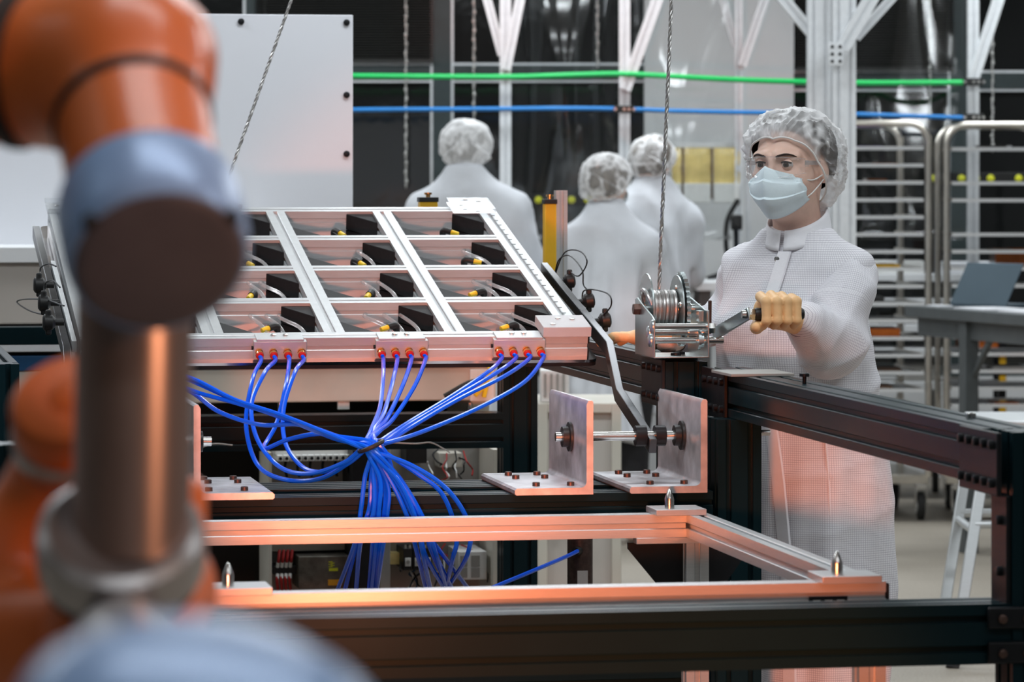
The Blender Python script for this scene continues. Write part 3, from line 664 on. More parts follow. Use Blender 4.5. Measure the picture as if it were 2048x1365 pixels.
bracket(aM, -1, 'raw aluminium angle bracket standing left of the shaft middle')
bracket(aLf, 1, 'raw aluminium angle bracket half hidden behind the robot')
bS = mA(1300, 872, AP-.018).y; zS = mA(1300, 872, AP-.018).z
def collar(mb, a, d): return mb.lathe((a, bS, zS), (d,0,0), [(0, .030), (.005, .030), (.006, .021), (.018, .021), (.019, .015)], 20)
def shaft(a0, a1, label, hubs, arm_a):
    t = thing('pivot_shaft', label, 'shaft', ((a0+a1)/2, bS, zS), MACH, 'steel pivot shafts')
    part('rod', MB().cyl((a0, bS, zS), (a1, bS, zS), .0095, n=18), 'steel', t)
    for a, d in hubs: part('flange_bearing', collar(MB(), a, d), 'black_plastic', t, label='dark flange bearing')
    for d in (-1, 1): part('shaft_collar', MB().lathe((arm_a+d*.009, bS, zS), (d,0,0), [(0, .021), (.022, .021), (.023, .017)], 20), 'black_plate', t)
    return t
aArm = AP-.018
shaft(mY(1100, 0, 7.64).x, aR-.02, 'steel pivot shaft between the two right hand angle brackets', [(aM-.0145, -1), (aR-.0145, -1)], aArm)
aArmL = .497
shaft(aArmL-.03, mY(404, 0, 7.64).x, 'steel pivot shaft poking out beside the robot', [(aLf+.0145, 1)], aArmL)
# ================================================================== tilted panel frame
p00 = mA(1176, 672, AP-.055); pT = mA(986, 414, AP-.055)
TILT = math.atan2(pT.z-p00.z, pT.y-p00.y); PL = math.hypot(pT.z-p00.z, pT.y-p00.y)
PANEL = MACH @ Matrix.Translation(p00) @ Matrix.Rotation(TILT, 4, 'X')
PW = 1.085; S = .045
panel = thing('tilting_panel', 'large tilted aluminium grid frame with sixteen pockets above the blue tubes', 'panel frame', (0,0,0), PANEL)
ncol, nrow = 4, 4
SW = .045
pitch = (PW-SW)/ncol; rp = (PL-S)/nrow
def lip(mb, x0, x1, y0, y1):                # light profile: slotted sides plus a stepped top
    return mb
xm = [-PW+SW/2+pitch*i for i in range(ncol+1)]
ym = [S/2+rp*i for i in range(nrow+1)]
for i, x in enumerate(xm):
    part('long_profile', MB().profile((x, S, -S/2), (x, PL-S, -S/2), (1,0,0), SW, S, 1, 1, .008, .006), 'aluminium', panel)
for j, y in enumerate(ym):
    if j in (0, nrow):
        part('cross_profile', MB().profile((-PW, y, -S/2), (0, y, -S/2), (0,1,0), S, S, 1, 1, .008, .004), 'aluminium', panel)
    else:
        for i in range(ncol):
            part('cross_profile', MB().profile((xm[i]+SW/2, y, -S/2), (xm[i+1]-SW/2, y, -S/2), (0,1,0), S, S, 1, 1, .008, .004), 'aluminium', panel)
# base plate with rounded corners
rr = .02; pts = []
for cx, cy, a0 in ((-rr+.018, PL+.0-rr, 0), (-PW+rr-.018, PL-rr, 90), (-PW+rr-.018, -.030+rr, 180), (-rr+.018, -.030+rr, 270)):
    for k in range(6): pts.append((cx+rr*math.cos(R(a0+18*k)), cy+rr*math.sin(R(a0+18*k))))
part('base_plate', MB().prism(pts, (0,0,-S-.006), (1,0,0), (0,1,0), (0,0,1), .006), 'mirror_floor', panel)
part('backing_sheet', MB().prism([(x*.998-.001, y) for x, y in pts], (0,0,-S-.014), (1,0,0), (0,1,0), (0,0,1), .0075), 'black_plate', panel)
# measuring scale on the right member
for k in range(22): part('scale_mark', MB().box(-.021, -.012, .09+k*.048, .094+k*.048, 0, .0006), 'black_plate', panel)
wedge_me = {}
def wedge(x, y, sx, sy):
    w, l, h, z0 = (.064, .092, .042, -S+.0005) if sx < 0 else (.085, .115, .042, -S+.0005)
    key = (sx, sy)
    if key not in wedge_me:
        P = [(0, 0), (sx*w, 0), (0, sy*l)]
        if sx*sy < 0: P = [P[0], P[2], P[1]]
        mb = MB().prism(P, (0,0,z0), (1,0,0), (0,1,0), (0,0,1), h-.004); wedge_me[key] = mesh_of('corner_wedge', mb, (0,0,0), 'wedge_black', 30)
    o = link(bpy.data.objects.new('corner_wedge', wedge_me[key])); o.parent = panel; o.location = (x, y, 0); put_bevel(o, .0012); OFF[o] = OFF[panel]
def elbow(x, y, ang, k):
    c, s = math.cos(ang), math.sin(ang); z = -S+.026
    o = part('elbow_fitting', MB().cyl((x, y, -S), (x, y, z), .005, n=10).tube(smoothpath([(x, y, z-.002), (x, y, z+.006), (x+c*.006, y+s*.006, z+.010), (x+c*.022, y+s*.022, z+.008)], 4), .008, 10), 'black_plastic', panel)
    part('release_sleeve', MB().cyl((x+c*.020, y+s*.020, z+.008), (x+c*.040, y+s*.040, z+.005), .0065, .0055, 12), 'yellow_plastic', o)
rnd = random.Random(5)
for i in range(ncol):
    xl, xr = xm[i]+SW/2, xm[i+1]-SW/2
    for j in range(nrow):
        y0, y1 = ym[j]+S/2, ym[j+1]-S/2
        wedge(xr, y1, -1, -1); wedge(xl, y0, 1, 1)
        ang = R(-40+rnd.uniform(-25, 25)) if j > 1 else R(-110-rnd.uniform(0, 50)) if j == 1 else R(205)
        elbow(xl+(.50+rnd.uniform(-.03, .03)+(.06 if j == 0 else 0))*(xr-xl), y0+.085, ang, 0)
    for h in range(3):                      # clear hoses to the upper rows
        xa = xl+(.40+.13*h)*(xr-xl); pts = []
        last = nrow-1-(2-h) if False else h+1
        top = ym[h+1]+.0
        yy = .04; bend = rnd.uniform(.004, .02)
        for k in range(0, 5*(h+1)+1):
            q = k/5; y = ym[0]+q*rp; ph = q % 1
            pts.append((xa+bend*math.sin(2*PI*q)+.02*(h+1-q)*.4, y, -S+.014+.018*math.sin(PI*ph)))
        part('clear_hose', MB().tube(smoothpath(pts, 3), .0042, 8), 'clear_hose', panel)
    # air manifold on the front member
    xc = xl+(.50 if i == 3 else .53)*(xr-xl)
    mf = part('air_manifold', MB().box(xc-.056, xc+.056, -.020, .0, -.040, -.002).box(xc-.05, xc+.05, -.020, .030, -.002, .003), 'aluminium', panel, .001)
    for dx in (-.012, .014): part('screw', MB().lathe((xc+dx, .012, .003), (0,0,1), [(0, .006), (.002, .006), (.003, .004)], 12), 'steel', mf)
    part('side_plug', MB().cyl((xc-.056, -.010, -.018), (xc-.060, -.010, -.018), .004, n=10), 'black_plate', mf)
    for k in range(4):
        x = xc-.045+.030*k
        part('push_fitting', MB().lathe((x, -.020, -.024), (0,-1,-.25), [(0, .0085), (.004, .0085), (.0045, .0065), (.009, .0065), (.0095, .0088), (.016, .0088)], 14), 'brass', mf, label='brass push-in fitting')
        part('release_ring', MB().lathe((x, -.0355, -.028), (0,-1,-.25), [(0, .0085), (.003, .0080), (.004, .006)], 14), 'red_plastic', mf)
# clear corner blocks and their screws
for (cx, cy, dx, dy, up) in ((-.045, .075, .055, .075, .022), (-.055, PL-.01, .055, .06, .012), (-PW+.05, PL-.01, .055, .06, .012)):
    if cy < .5: cy = .040; dy = .050
    o = part('corner_block', MB().box(cx-dx, cx+dx-.005, cy-dy, cy+dy, .0005, up), 'clear_plastic' if cy > .5 else 'acrylic_frost', panel, .001)
    for ox, oy in ((-.03, -.03), (.02, .02), (-.01, .045 if cy > .5 else .03)):
        part('screw', MB().lathe((cx+ox, cy+oy*.8, up), (0,0,1), [(0, .006), (.0015, .006), (.002, .003)], 12), 'steel', o)
# rail with cable anchor at the far edge
part('anchor_rail', MB().box(-.86, -.62, PL-.02, PL+.008, 0, .012), 'aluminium', panel, .001)
part('anchor_eye', MB().lathe((-.667, PL-.006, .012), (0,0,1), [(0, .012), (.012, .010), (.02, .006)], 12), 'steel', panel)
# ================================================================== bent lifting arms
def lift_arm(a, label, pts, w=.016, hh=.030):
    t = thing('lifting_arm', label, 'arm', (a, bS, zS), MACH, 'dark steel lifting arms')
    P = [Vector((p.y, p.z)) for p in pts]; L, Rr = [], []
    for i, p in enumerate(P):
        d0 = (P[i]-P[i-1]).normalized() if i else (P[1]-P[0]).normalized(); d1 = (P[i+1]-P[i]).normalized() if i < len(P)-1 else d0
        m = (d0+d1).normalized(); n = Vector((-m.y, m.x))/max(.5, m.dot(d0)); L.append(p+n*hh/2); Rr.append(p-n*hh/2)
    poly = [(q.x, q.y) for q in Rr]+[(q.x, q.y) for q in reversed(L)]
    part('bar', MB().prism(poly, (a-w/2, 0, 0), (0,1,0), (0,0,1), (1,0,0), w), 'dark_steel', t, .0012)
    return t
armp = [mA(1306, 893, aArm), mA(1238, 790, aArm), mA(1218, 696, aArm), mA(1088, 538, aArm)]
ar = lift_arm(aArm, 'dark bent steel bar joining the panel to the right shaft', armp)
part('side_rail', MB().bar(armp[2]+(armp[3]-armp[2])*.16-Vector((.024, 0, .008)), armp[3]+(armp[3]-armp[2])*.02-Vector((.024, 0, .010)), .012, .026), 'black_plate', ar, .001)
arl = lift_arm(aArmL, 'dark steel lifting bar at the left side of the panel', [Vector((aArmL, p.y, p.z)) for p in armp[:3]]+[armp[3]+(armp[3]-armp[2])*.55])
part('edge_rail', MB().bar(Vector((aArmL+.016, armp[2].y, armp[2].z+.012)), Vector((aArmL+.016, armp[3].y, armp[3].z+.012)), .010, .024), 'aluminium', arl, .001)
# knobs with looped cords on the arms
def cord_knob(base, d, label, loop, grp):
    base = Vector(base); d = Vector(d).normalized()
    t = thing('locking_knob', label, 'knob', base, MACH, grp)
    part('stem', MB().cyl(base, base+d*.026, .007, n=12), 'black_plastic', t)
    mb = MB().lathe(base+d*.018, d, [(0, .009), (.006, .016), (.022, .018), (.026, .012)], 14)
    part('knob', mb, 'black_plastic', t, .001)
    part('wing', MB().bar(base+d*.032+Vector((0, .0, -.026)), base+d*.032+Vector((0, 0, .026)), .012, .012, up=(0,1,0)), 'black_plastic', t, .003)
    part('cord', MB().tube(smoothpath([base+d*.034+Vector((0,0,.02))]+[Vector(q) for q in loop], 10), .0017, 6), 'black_plate', t)
    return t
def ringp(pts, dY, a): return [mA(x, y, a+dY) for x, y in pts]
kn = [((1112, 566), [(1158, 552), (1174, 525), (1160, 503), (1130, 505), (1112, 545), (1111, 566)], 'rear knob with looped black cord on the dark lifting bar'),
      ((1150, 606), [(1167, 570), (1164, 540), (1140, 512), (1118, 520), (1108, 556)], 'middle knob with black cord on the dark lifting bar'),
      ((1182, 645), [(1205, 632), (1222, 612), (1218, 590), (1190, 580), (1168, 582), (1164, 600)], 'front knob with looped black cord on the dark lifting bar')]
for (bx_, by), lp, lab in kn:
    cord_knob(mA(bx_, by, aArm+.008), (1, 0, .15), lab, ringp(lp, .035, aArm), 'locking knobs on the right lifting arm')
kl = [((98, 570), [(80, 545), (82, 535), (97, 528), (112, 533)], 'upper knob with black cord beside the robot at the left'),
      ((108, 606), [(90, 580), (93, 565), (106, 562), (120, 575)], 'middle knob with black cord beside the robot at the left'),
      ((118, 645), [(100, 632), (60, 622), (34, 605), (50, 599), (90, 600), (128, 612)], 'lower knob with wide black cord loop beside the robot at the left')]
for (bx_, by), lp, lab in kl:
    cord_knob(mA(bx_+10, by, aArmL-.008), (-1, 0, 0), lab, ringp(lp, -.03, aArmL), 'locking knobs on the left lifting arm')
# ================================================================== steel cables
def rope(p0, p1, r, label):
    p0, p1 = Vector(p0), Vector(p1); L = (p1-p0).length; x, y, d = basis(p1-p0); n = int(L/.006)
    t = thing('wire_rope', label, 'cable', p0, MACH)
    for s in range(3):
        pts = [p0+d*(L*k/n)+x*(r*.55*math.cos(k*.9+s*2*PI/3))+y*(r*.55*math.sin(k*.9+s*2*PI/3)) for k in range(n+1)]
        part('strand', MB().tube(pts, r*.55, 5), 'wire_rope', t)
    return t
# ================================================================== hand winch on the post
wo = mY(1311, 714, 7.82); WO = Vector((wo.x, wo.y, ZD+.001))
winch = thing('hand_winch', 'zinc plated hand winch with wound steel cable on the black post', 'winch', WO, MACH)
def wl(x, y, z): return WO+Vector((x, y, z))
wy0 = 0.
def side_plate(x, th, P): return part('side_plate', MB().prism(P, wl(x, 0, 0), (0,1,0), (0,0,1), (1,0,0), th), 'zinc', winch, .0012)
sp = [(0, 0), (.185, 0), (.185, .118), (.165, .122), (.02, .088), (0, .080)]
side_plate(-.0035, .0035, sp)
side_plate(.112, .0035, [(0, 0), (.185, 0), (.185, .118), (.165, .122), (.03, .10), (0, .10)])
part('base', MB().box(-.0035+WO.x, WO.x+.1155, WO.y, WO.y+.185, WO.z, WO.z+.0035), 'zinc', winch, .001)
for x, y in ((.055, .05), (.075, .10)): part('base_bolt', MB().lathe(wl(x, y, .0035), (0,0,1), [(0, .011), (.005, .011), (.006, .008)], 14), 'black_plate', winch)
cy, cz = .140, .098
def disc(x, r, th, m, nm, teeth=0, lab=None):
    mb = MB(); n = 120 if teeth else 40
    P = []
    for k in range(n):
        q = 2*PI*k/n; rr = r*(1+(.035 if teeth and (k % 3) == 0 else -.03 if teeth else 0)); P.append((rr*math.cos(q), rr*math.sin(q)))
    return part(nm, mb.prism(P, wl(x, cy, cz), (0,1,0), (0,0,1), (1,0,0), th), m, winch, label=lab)
disc(.010, .076, .003, 'zinc', 'spool_flange'); disc(.076, .072, .003, 'zinc', 'spool_flange'); disc(.083, .077, .008, 'zinc', 'gear_wheel', 40)
for q in range(5): part('rivet', MB().lathe(wl(.076, cy+.045*math.cos(q*1.256+.4), cz+.045*math.sin(q*1.256+.4)), (-1,0,0), [(0, .006), (.003, .005)], 10), 'steel', winch)
part('axle', MB().cyl(wl(-.004, cy, cz), wl(.117, cy, cz), .010, n=16), 'steel', winch)
for x, d in ((-.0035, -1), (.1155, 1)): part('axle_nut', MB().hexbolt(wl(x, cy, cz), (d,0,0), .013, .014), 'rust_bolt' if d < 0 else 'steel', winch)
part('drum', MB().cyl(wl(.012, cy, cz), wl(.078, cy, cz), .024, n=24), 'steel', winch)
# wound cable: two layers of helical turns
turns = []
for lay, (r0, n) in enumerate(((.030, 7), (.037, 6))):
    P = []
    for k in range(n*22+1):
        q = 2*PI*k/22; x = .018+.055*(k/(n*22)) if lay == 0 else .020+.052*(1-k/(n*22)); P.append(wl(x, cy+r0*math.cos(q), cz+r0*math.sin(q)))
    part('cable_turns', MB().tube(P, .0045, 7), 'wire_rope', winch)
# a loose end outside of the left flange
P = [wl(.012-.012*math.sin(PI*k/10), cy-.02+.035*math.cos(PI*k/10), cz+.01+.032*math.sin(PI*k/10)) for k in range(11)]
part('cable_end', MB().tube(P, .0045, 8), 'wire_rope', winch)
for y, z, r in ((.012, .066, .0062), (.045, .052, .0065), (.030, .036, .0065)):
    part('tie_rod', MB().cyl(wl(0, y, z), wl(.112, y, z), r, n=16), 'steel', winch)
    part('rod_head', MB().lathe(wl(-.0035, y, z), (-1,0,0), [(0, .015), (.003, .014), (.006, .008)], 18), 'zinc', winch)
part('pinion', MB().lathe(wl(.080, .045, .052), (1,0,0), [(0, .014), (.02, .014)], 14), 'zinc', winch)
part('pawl', MB().box(WO.x+.098, WO.x+.108, WO.y+.02, WO.y+.05, WO.z+.075, WO.z+.098), 'zinc', winch, .001)
part('ratchet_ring', MB().lathe(wl(.096, .03, .036), (1,0,0), [(0, .020), (.006, .020), (.006, .016), (.012, .016)], 12), 'zinc', winch)
part('reverse_lever', MB().bar(wl(.119, .014, .050), wl(.119, .010, .120), .006, .010, up=(0,1,0)), 'rust_bolt', winch, .001)
part('lever_nut', MB().hexbolt(wl(.1155, .012, .062), (1,0,0), .012, .014), 'steel', winch)
part('crank_stub', MB().cyl(wl(.1155, .030, .036), wl(.152, .030, .036), .008, n=14), 'brass' if False else 'steel', winch)
c0, c1 = wl(.136, .030, .050), wl(.176, -.085, .094)
part('crank_arm', MB().bar(c0-(c1-c0)*.06, c1+(c1-c0)*.06, .006, .026, up=(0,0,1)), 'zinc', winch, .0012)
GR0 = c1+Vector((.004, 0, 0)); GR1 = c1+Vector((.115, 0, .0))
part('grip_nut', MB().hexbolt(c1+Vector((.002,0,0)), (1,0,0), .013, .014).lathe(c1-Vector((.004,0,0)), (-1,0,0), [(0, .009), (.008, .008)], 12), 'steel', winch)
part('grip', MB().lathe(c1+Vector((.016,0,0)), (1,0,0), [(0, .012), (.004, .0135), (.02, .0125), (.10, .0125), (.104, .010)], 18), 'black_plastic', winch)
# the two hoisting ropes
def ray_line(px0, py0, px1, py1, base_m): pass
rb = wl(.045, cy+.03, cz+.028); top = toM(W(1349, -140, 7.98)); top = rb+(top-rb)*((3.36-rb.z)/(top.z-rb.z)); rope(rb, top, .0042, 'steel wire rope running straight up from the hand winch')
ae = PANEL @ Vector((-.667, PL-.006, .03)); aeM = toM(ae); topl = toM(W(632, -140, ae.y+.1)); topl = aeM+(topl-aeM)*((3.36-aeM.z)/(topl.z-aeM.z)); rope(aeM, topl, .0040, 'steel wire rope running up from the far edge of the tilted panel')
# ================================================================== aluminium fixture frame in front (orange lit)
bK = mY(1300, 1050, 7.30).y; bN = mY(1700, 1180, 6.09).y; ZO = .838; Q = .045
aI = mY(1376, 1040, 7.3).x; aO = aI+Q; aLF = mY(385, 1190, 6.2).x
fx = thing('fixture_frame', 'rectangular aluminium fixture frame with locating pins glowing in orange light', 'fixture frame', (aO, bN, 0), MACH)
def fprof(p0, p1, e): return part('member', MB().profile(p0, p1, e, Q, Q, 1, 1, .010, .006), 'aluminium', fx)
fprof((aLF, bK+Q/2, ZO-Q/2), (aI, bK+Q/2, ZO-Q/2), (0,1,0)); fprof((aLF, bN+Q/2, ZO-Q/2), (aO, bN+Q/2, ZO-Q/2), (0,1,0))
fprof((aI+Q/2, bN+Q, ZO-Q/2), (aI+Q/2, bK+Q, ZO-Q/2), (1,0,0)); fprof((aLF-Q/2, bN, ZO-Q/2), (aLF-Q/2, bK+Q, ZO-Q/2), (1,0,0))
for a, b in ((aI-.0, bK+.0), (aI, bN), (aLF-Q, bK), (aLF-Q, bN)):
    part('leg', MB().profile((a+Q/2, b+Q/2, 0), (a+Q/2, b+Q/2, ZO-Q), (1,0,0), Q, Q, 1, 1, .010, .006), 'aluminium', fx)
part('flange', MB().box(aLF, aO, bN-.004, bN, ZO-.05, ZO-.040), 'aluminium', fx)
def pin(a, b, label=None):
    p = part('locating_plate', MB().box(a-.045, a+.055, b-.020, b+.075, ZO, ZO+.012), 'aluminium', fx, .001)
    part('locating_pin', MB().lathe((a-.012, b+.012, ZO+.012), (0,0,1), [(0, .0095), (.018, .0095), (.021, .0088), (.036, .0030), (.038, .001)], 16), 'steel', p, label='pointed steel locating pin')
pin(aI-.022, bK-.012); pin(aI-.022, bN+.0); pin(aLF+.04, bN)
part('cable_tag', MB().box(aI-.085, aI-.02, bN-.002, bN-.0005, ZO-.040, ZO-.022), 'black_plate', fx)
for k in range(3): part('tag_mark', MB().box(aI-.078+k*.02, aI-.066+k*.02, bN-.003, bN-.002, ZO-.036, ZO-.028), 'white_plastic', fx)
part('end_cap', MB().box(aO, aO+.012, bN+.02, bN+.12, ZO-.05, ZO-.005), 'black_plastic', fx, .002)
# triangular gussets below the rear corner
g = mY(1354, 1110, 7.1)
part('gusset', MB().prism([(0, 0), (-.11, 0), (-.11, -.012), (-.012, -.13), (0, -.13)], (aI, bK+.03, ZO-Q-.012), (1,0,0), (0,0,1), (0,1,0), .008), 'black_plate', fx)
part('gusset', MB().prism([(0, 0), (.10, 0), (.10, -.012), (.012, -.13), (0, -.13)], (aO, bK+.05, ZO-Q-.012), (1,0,0), (0,0,1), (0,1,0), .008), 'black_plate', fx)
part('corner_strip', MB().box(aI-.10, aI+.06, bK-.002, bK+.03, ZO-Q-.012, ZO-Q), 'aluminium', fx, .001)
# ================================================================== blue air tubes
TIE = mB(742, 893, 7.250)
def fit_pos(i, k):
    xl, xr = xm[i]+SW/2, xm[i+1]-SW/2; xc = xl+(.50 if i == 3 else .53)*(xr-xl)
    return toM(PANEL @ Vector((xc-.045+.030*k, -.0365, -.0285)))
paths = {
 (1, 0): [(505, 760), (492, 850), (515, 930), (570, 960), (640, 958), (700, 925)],
 (1, 1): [(530, 745), (503, 810), (515, 880), (560, 935), (620, 948), (690, 925)],
 (1, 2): [(572, 770), (552, 850), (528, 897), (575, 880), (640, 868), (700, 880)],
 (1, 3): [(590, 745), (567, 820), (572, 890), (610, 938), (660, 942), (705, 918)],
 (2, 0): [(766, 760), (760, 815), (742, 862)], (2, 1): [(785, 765), (768, 825), (748, 862)],
 (2, 2): [(806, 770), (775, 835), (752, 862)], (2, 3): [(828, 775), (785, 840), (758, 864)],
 (3, 0): [(975, 745), (900, 795), (810, 850), (765, 880)], (3, 1): [(990, 748), (905, 798), (815, 852), (768, 884)],
 (3, 2): [(1010, 752), (915, 800), (820, 856), (770, 888)], (3, 3): [(1048, 765), (960, 815), (850, 862), (775, 886)],
 (0, 0): [(300, 735), (385, 758), (470, 800), (560, 830), (650, 865)], (0, 1): [(310, 745), (385, 782), (470, 806), (570, 836), (660, 870)],
 (0, 2): [(320, 750), (388, 788), (440, 825), (520, 850), (600, 850), (680, 875)], (0, 3): [(330, 740), (390, 765), (480, 805), (580, 842), (670, 878)]}
ends = {
 (1, 0): [(742, 960), (738, 1020), (716, 1080), (690, 1180)], (1, 1): [(748, 965), (746, 1030), (722, 1080), (712, 1180)],
 (1, 2): [(730, 955), (722, 1020), (712, 1080), (676, 1178)], (1, 3): [(752, 965), (750, 1030), (745, 1090), (738, 1180)],
 (2, 0): [(760, 960), (758, 1020), (752, 1090), (742, 1190)], (2, 1): [(770, 970), (768, 1030), (758, 1100), (748, 1190)],
 (2, 2): [(775, 970), (774, 1030), (765, 1100), (752, 1190)], (2, 3): [(790, 960), (835, 1050), (850, 1110), (890, 1180)],
 (3, 0): [(800, 970), (845, 1040), (862, 1100), (900, 1185)], (3, 1): [(795, 960), (832, 1040), (846, 1110), (862, 1185)],
 (3, 2): [(805, 965), (850, 1045), (872, 1110), (895, 1185)], (3, 3): [(830, 945), (885, 990), (913, 1070), (905, 1120), (890, 1180)],
 (0, 0): [(820, 930), (895, 980), (938, 1050), (935, 1110), (900, 1170)], (0, 1): [(790, 955), (828, 1035), (870, 1090), (932, 1172)],
 (0, 2): [(780, 960), (815, 1035), (830, 1090), (852, 1180)], (0, 3): [(800, 960), (842, 1035), (866, 1100), (905, 1180)]}
MN = ['manifold hidden by the robot', 'manifold beside the robot', 'middle manifold', 'right manifold']
FN = ['first', 'second', 'third', 'last']
rnd = random.Random(11)
bT = TIE.y
for (i, k), pp in paths.items():
    f = fit_pos(i, k); n = len(pp); ii = list(paths).index((i, k))
    ang = ii*2.39; rad = .004+.0125*math.sqrt(ii/16.)
    tie = TIE+Vector((rad*math.cos(ang), rad*math.sin(ang)*.8, .3*rad*math.sin(ang+1)))
    pts = [f, f+Vector((0, -.018, -.010))]
    for q, (x, y) in enumerate(pp):
        w = (q+1)/(n+1); b = f.y-.05+(bT-f.y+.05)*min(1, w*1.1)
        pts.append(mB(x, y, b))
    pts.append(tie)
    e = ends[(i, k)]
    bb = [bT, bT+.0, bT+.03, bT+.25] if len(e) == 4 else [bT, bT, bT+.02, bT+.05, bT+.25]
    for q, (x, y) in enumerate(e): pts.append(mB(x, y, bb[q]+.012*math.cos(ang)))
    pts.append(pts[-1]+(pts[-1]-pts[-2])*.6)
    single('air_tube', MB().tube(smoothpath(pts, 8), .0046, 8), 'blue_tube', 'blue air tube from the %s fitting of the %s' % (FN[k], MN[i]), 'tube', MACH, group='blue air tubes tied into one bundle')
mb = MB(); P = []
for k in range(13):
    q = 2*PI*k/12; P.append(TIE+Vector((.0225*math.cos(q), .020*math.sin(q), .010*math.cos(q))))
single('cable_tie', MB().tube(P, .0045, 8), 'black_plastic', 'black tie holding the blue tubes together', 'cable tie', MACH)
# single blue tube rising to a cylinder port
cyb = mY(1160, 1100, 9.0); P = [mB(985, 1176, bBr+.7), mB(1060, 1145, bBr+.8), mB(1130, 1115, bBr+.95), mB(1155, 1103, bBr+1.0)]
single('air_tube', MB().tube(smoothpath(P), .0048, 8), 'blue_tube', 'single blue air tube slanting up to the brown cylinder', 'tube', MACH)
c = mB(1160, 1100, bBr+1.05); t = thing('air_cylinder', 'brown air cylinder standing behind the black frame post', 'cylinder', (c.x, c.y, 0), MACH)
part('barrel', MB().lathe((c.x, c.y, .02), (0,0,1), [(0, .026), (.004, .029), (c.z+.01, .029), (c.z+.02, .024)], 24), 'rust_bolt', t)
part('foot', MB().box(c.x-.05, c.x+.05, c.y-.04, c.y+.04, 0, .02), 'black_plate', t, .002)
part('port', MB().cyl((c.x-.005, c.y-.02, c.z), (c.x-.02, c.y-.045, c.z), .010, n=12), 'black_plastic', t)
part('name_label', MB().box(c.x-.012, c.x+.012, c.y-.0305, c.y-.0285, c.z-.085, c.z-.045), 'white_plastic', t)
# ================================================================== cream process machine with white shield, behind the panel
bM = mB(990, 760, 10.0).y
mc = thing('process_machine', 'cream and blue process machine with a tall white shield behind the tilted panel', 'machine', (.2, bM, 0), MACH)
aE = mB(992, 760, bM).x; aW = -1.4
def zM(py): return mB(500, py, bM).z
part('lower_beam', MB().box(aW, aE, bM, bM+.5, zM(806), zM(738)), 'cream_paint', mc, .004)
part('blue_band', MB().box(aW, aE, bM-.006, bM+.5, zM(738), zM(708)), 'blue_paint', mc, .002)
part('black_gap', MB().box(aW, aE-.01, bM+.02, bM+.5, zM(708), zM(700)), 'dark_interior', mc)
part('deck', MB().box(aW, aE, bM-.02, bM+.5, zM(700), zM(676)), 'aluminium_matte', mc, .002)
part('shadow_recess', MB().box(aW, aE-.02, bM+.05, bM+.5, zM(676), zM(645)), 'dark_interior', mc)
part('front_cover', MB().box(aW, mB(560, 0, bM).x, bM-.01, bM+.5, zM(645), zM(524)), 'beige_paint', mc, .004)
part('ledge', MB().box(aW, mB(560, 0, bM).x, bM-.03, bM+.5, zM(524), zM(492)), 'white_paint', mc, .003)
bS2 = bM+.30; x1 = mB(706, 30, bS2).x; zt, zb2 = mB(700, 30, bS2).z, zM(524)
sh = part('shield', MB().box(aW, x1, bS2, bS2+.012, zb2, zt), 'white_sheet', mc, .002)
for px, py in ((482, 43), (693, 45), (693, 190), (693, 308), (300, 43), (100, 43)):
    q = mB(px, py, bS2); part('bolt', MB().lathe((q.x, bS2, q.z), (0,-1,0), [(0, .009), (.005, .009), (.007, .005)], 12), 'black_plate', sh)
q = mB(1003-4, 800, bM)
part('hanger_tab', MB().box(mB(677, 0, bM).x, mB(700, 0, bM).x, bM+.01, bM+.03, zM(822), zM(800)), 'white_plastic', mc, .001)
for px in (560, 880, 940): part('hanger_bolt', MB().cyl(mB(px, 806, bM+.05), mB(px, 826, bM+.05), .008, n=10), 'steel', mc)
for a in (aE-.06, aW+.1): part('leg', MB().box(a, a+.05, bM+.05, bM+.45, 0, zM(806)), 'cream_paint', mc)
part('back_sheet', MB().box(aW, aE, bM+.46, bM+.48, 0, zM(806)), 'dark_interior', mc)
# yellow clamp with black hose at the right end of the beam
q = mB(965, 770, bM-.03); t = thing('yellow_clamp', 'yellow toggle clamp with black hose on the cream beam end', 'clamp', (q.x, bM-.006, q.z-.02), MACH)
part('plate', MB().box(q.x-.03, q.x+.035, bM-.008, bM, q.z-.045, q.z+.04), 'white_plastic', t, .001)
part('lever', MB().bar((q.x-.02, bM-.02, q.z-.03), (q.x+.022, bM-.02, q.z+.012), .012, .016, up=(0,1,0)).bar((q.x+.005, bM-.02, q.z-.035), (q.x+.025, bM-.02, q.z+.055), .012, .014, up=(0,1,0)), 'yellow_plastic', t, .002)
part('hose', MB().tube(smoothpath([(q.x+.01, bM-.03, q.z+.015), (q.x-.04, bM-.035, q.z+.005), (q.x-.105, bM-.03, q.z-.03)], 6), .006, 8), 'black_plastic', t)
# ================================================================== light curtains
def curtain(px0, px1, py, a_, label, prof):
    c = mA(px0, py, a_) if False else mB((px0+px1)/2, py, bP2+.04); w = (px1-px0)/F*9.7
    t = thing('light_curtain', label, 'light curtain', (c.x, c.y, ZD), MACH, 'yellow light curtains')
    z0 = ZD
    part('housing', MB().box(c.x-w/2, c.x+w/2, c.y-.015, c.y+.02, z0, c.z), 'yellow_paint', t, .002)
    part('cap', MB().box(c.x-w/2-.002, c.x+w/2+.002, c.y-.017, c.y+.022, c.z, c.z+.012), 'black_plastic', t, .001)
    part('connector', MB().lathe((c.x, c.y, c.z+.012), (0,0,1), [(0, .006), (.006, .006), (.007, .010), (.012, .010)], 12), 'brass', t)
    if prof:
        part('support_profile', MB().profile((c.x+w/2+.016, c.y+.01, z0), (c.x+w/2+.016, c.y+.01, c.z+.035), (1,0,0), .03, .03, 1, 1, .008, .006), 'aluminium', t)
    return c, w
c, w = curtain(1088, 1111, 408, 0, 'yellow light curtain with aluminium profile between two white coats', True)
